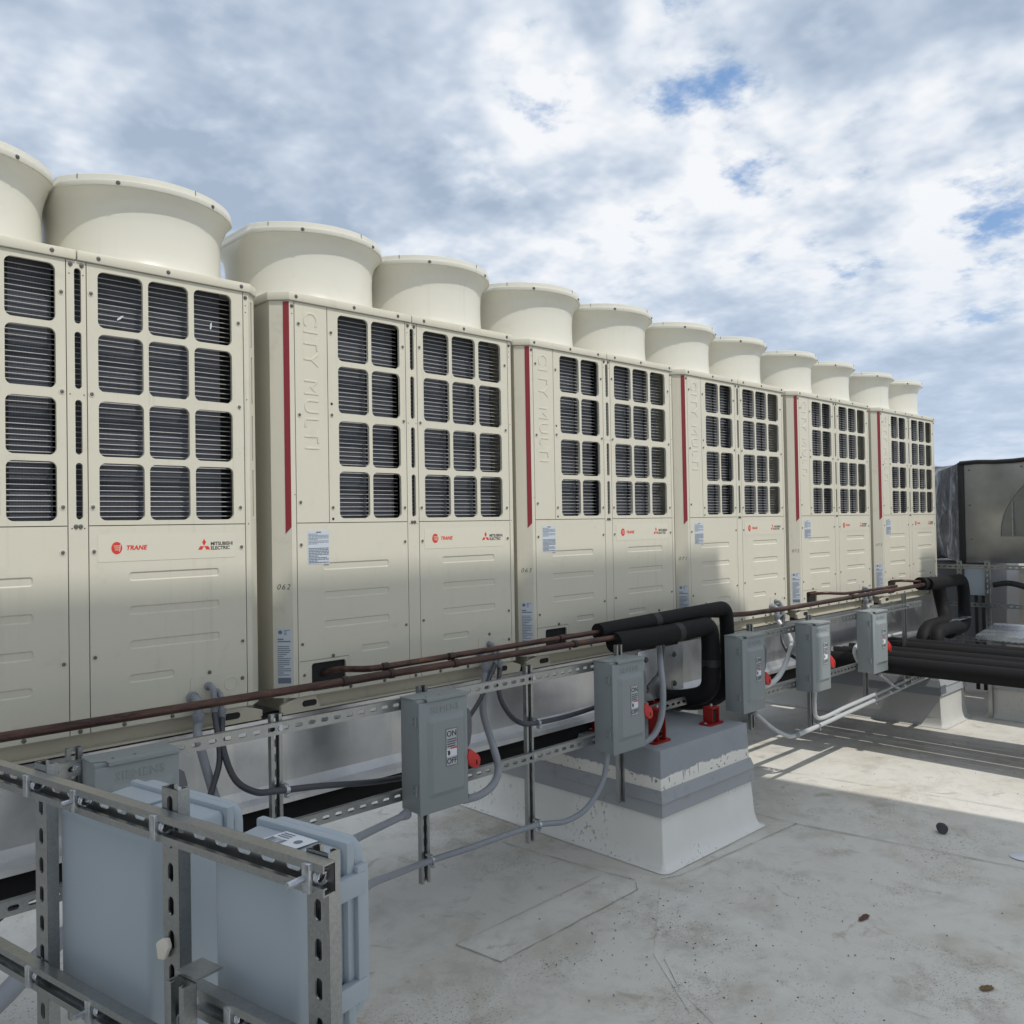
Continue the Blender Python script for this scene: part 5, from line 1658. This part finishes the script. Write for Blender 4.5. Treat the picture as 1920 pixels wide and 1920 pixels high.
# sheet metal cover
e = empty('sheet_cover', (6.4, -0.6, -1.88), 'bright galvanised sheet cover lying behind the pipe bundle', 'cover')
ie = Matrix.Translation((-6.4, 0.6, 1.88))
m_ = MB(); m_.add([(5.87, -0.545, -1.852), (5.80, -1.35, -1.852), (6.75, -1.35, -1.85), (6.78, -0.42, -1.85)], [(3, 2, 1, 0)])
m_.add([(5.87, -0.545, -1.852), (5.80, -1.35, -1.852), (5.795, -1.35, -1.885), (5.865, -0.54, -1.885)], [(0, 1, 2, 3)])
m_.add([(5.87, -0.545, -1.852), (6.78, -0.42, -1.85), (6.78, -0.415, -1.885), (5.865, -0.54, -1.885)], [(3, 2, 1, 0)])
o = m_.build('sheet', 'sheet', e, smooth=0, solid=0.0015); o.matrix_parent_inverse = ie
for (x, y) in ((5.95, -0.62), (6.7, -0.5), (5.9, -1.28), (6.68, -1.28)):
    m_ = MB(); m_.box(x - 0.015, x + 0.015, y - 0.015, y + 0.015, ROOF, -1.854)
    o = m_.build('leg', 'galv', e, smooth=0); o.matrix_parent_inverse = ie
# equipment beyond
e = empty('rooftop_unit', (10.2, -0.8, ROOF), 'tan rooftop unit far behind the strut rack', 'rooftop unit')
ie = Matrix.Translation((-10.2, 0.8, -ROOF))
m_ = MB(); m_.box(9.2, 11.2, -2.9, 0.36, ROOF + 0.02, -1.475)
o = m_.build('cabinet', 'tan', e, bevel=0.02); o.matrix_parent_inverse = ie
for k in range(4):
    m_ = MB(); m_.box(9.19, 9.2, -2.8 + k * 0.8, -2.15 + k * 0.8, -2.42, -1.56)
    o = m_.build('door_panel', 'tan', e, bevel=0.004); o.matrix_parent_inverse = ie
m_ = MB(); m_.box(7.6, 8.6, -0.12, 1.6, ROOF + 0.02, -1.34)
o = m_.build('dark_cabinet', 'guard_grey', None, bevel=0.01)
tag(o, 'dark grey cabinet in the shade below the duct wrap', 'cabinet')

# ================================================================ debris
e = empty('pipe_plug', (3.013, -1.281, ROOF), 'small black ribbed pipe plug lying on the roof', 'plug')
m_ = MB(); m_.lathe([(0.0001, 0.0), (0.022, 0.0), (0.024, 0.004), (0.024, 0.024), (0.021, 0.026), (0.021, 0.05), (0.014, 0.05), (0.014, 0.03), (0.0001, 0.03)], 20)
for k in range(20):
    pass
m_.xf(Matrix.Translation((-0.02, 0, 0.0245)) @ Matrix.Rotation(R(38), 4, 'Z') @ Matrix.Rotation(R(90), 4, 'Y'))
m_.build('plug_body', 'conduit_dark', e, smooth=35)
m_ = MB()
for k in range(3):
    z = 0.006 + 0.007 * k
    m_.lathe([(0.0238, z), (0.0262, z + 0.001), (0.0262, z + 0.003), (0.0238, z + 0.004)], 20)
m_.xf(Matrix.Translation((-0.02, 0, 0.0265)) @ Matrix.Rotation(R(38), 4, 'Z') @ Matrix.Rotation(R(90), 4, 'Y'))
m_.build('ribs', 'conduit_dark', e, smooth=35)
m_ = MB(); m_.lathe([(0.0001, 0.004), (0.048, 0.003), (0.052, 0.001), (0.052, 0.0)], 24)
o = m_.build('plastic_disc', 'white_label', None, smooth=40); o.location = (2.93, -1.66, ROOF + 0.004)
tag(o, 'flat white plastic disc on the roof at the right edge', 'disc')
def blot(nm, x, y, sx, sy, mat, label, seed, cat):
    rnd = random.Random(seed)
    m_ = MB()
    n = 22
    pts = []
    for k in range(n):
        a = 2 * math.pi * k / n
        r_ = 0.75 + 0.35 * rnd.random()
        pts.append((sx * r_ * math.cos(a), sy * r_ * math.sin(a), 0))
    m_.add(pts, [tuple(range(n))])
    o = m_.build(nm, mat, None, smooth=0)
    o.location = (x, y, ROOF + 0.0055); o.rotation_euler = (0, 0, rnd.uniform(-0.6, 0.2))
    tag(o, label, cat)
M['rust'] = simple('dried_red_brown_paint', (0.085, 0.028, 0.02), 0.5, 0, 0.4, 0.4, 60)
M['mud'] = simple('dried_mud', (0.17, 0.11, 0.055), 0.9, 0, 0.2, 0.5, 60)
blot('paint_spot', 1.794, -1.388, 0.044, 0.015, 'rust', 'dark red-brown paint spot on the roof', 3, 'stain')
blot('mud_spot', 1.564, -1.92, 0.032, 0.018, 'mud', 'brown mud spot near the lower right corner of the photo', 8, 'stain')
# loose grit scattered over the membrane
m_ = MB()
rnd = random.Random(11)
for k in range(900):
    x, y = rnd.uniform(0.2, 5.0), rnd.uniform(-2.6, -0.2)
    if rnd.random() < 0.5:
        x, y = 1.25 + rnd.gauss(0, 0.35), -1.0 + rnd.gauss(0, 0.35)
    if 1.5 < x < 2.6 and y > -0.6: continue
    s = rnd.choice((0.0010, 0.0012, 0.0015, 0.0015, 0.002, 0.0025, 0.004)); a = rnd.uniform(0, 3.14)
    h = s * 0.7; ca, sa = math.cos(a), math.sin(a)
    q = [(-s, -s * 0.6), (s * 0.8, -s * 0.7), (s, s * 0.5), (-s * 0.6, s * 0.8)]
    z = ROOF + 0.0042
    v = [(x + u * ca - w * sa, y + u * sa + w * ca, z) for u, w in q] + [(x, y, z + h)]
    m_.add(v, [(0, 1, 4), (1, 2, 4), (2, 3, 4), (3, 0, 4)])
o = m_.build('grit', 'ink', None, smooth=0)
tag(o, 'loose dark grit scattered over the roof', 'grit', None, 'stuff')

# ================================================================ unseen block added behind the viewpoint, shaped to shade the near units
YO = -4.6
def shade(xs, zs):
    t = -YO / -SUN_H.y
    return xs + SUN_H.x * t, zs + math.tan(SUN_EL) * t
p = [shade(2.95, -1.06), shade(2.955, -1.244), shade(3.265, -1.453)]
e = empty('unseen_shade_block', (1.0, YO - 1.0, ROOF), 'unseen pale block on steel legs, added behind the viewpoint to cast shade', 'shade block')
ie = Matrix.Translation((-1.0, -YO + 1.0, -ROOF))
zb_ = 1.55
m_ = MB()
m_.prism([(-7.0, zb_), (p[2][0], zb_), (p[2][0], p[2][1]), (p[1][0], p[1][1]), (p[0][0], p[0][1]), (-7.0, p[0][1])], YO - 1.6, YO)
o = m_.build('casing', 'white_metal', e, recalc=True, smooth=0); o.matrix_parent_inverse = ie
for x in (-6.8, -3.4, 0.2, 3.6):
    for y in (YO - 0.1, YO - 1.5):
        m_ = MB(); m_.box(x - 0.06, x + 0.06, y - 0.06, y + 0.06, ROOF, zb_)
        o = m_.build('leg', 'galv', e, smooth=0); o.matrix_parent_inverse = ie
m_ = MB(); m_.box(-7.2, -6.4, -4.0, 6.0, ROOF + 0.02, 0.4)  # added out of view: blocks low sky to darken left-facing sides
o = m_.build('added_side_wall', 'tan', None, bevel=0.02)
tag(o, 'unseen tan wall added left of the view to block low sky light', 'wall')
a, b = shade(6.216, -1.20), shade(6.57, -1.20)  # unseen post, added to throw a narrow shadow on the farthest unit
m_ = MB(); m_.box(a[0], b[0], YO - 0.35, YO, ROOF, a[1])
o = m_.build('unseen_shade_post', 'white_metal', None, bevel=0.01)
tag(o, 'unseen square pale post added behind the viewpoint to shadow the farthest unit', 'shade post')
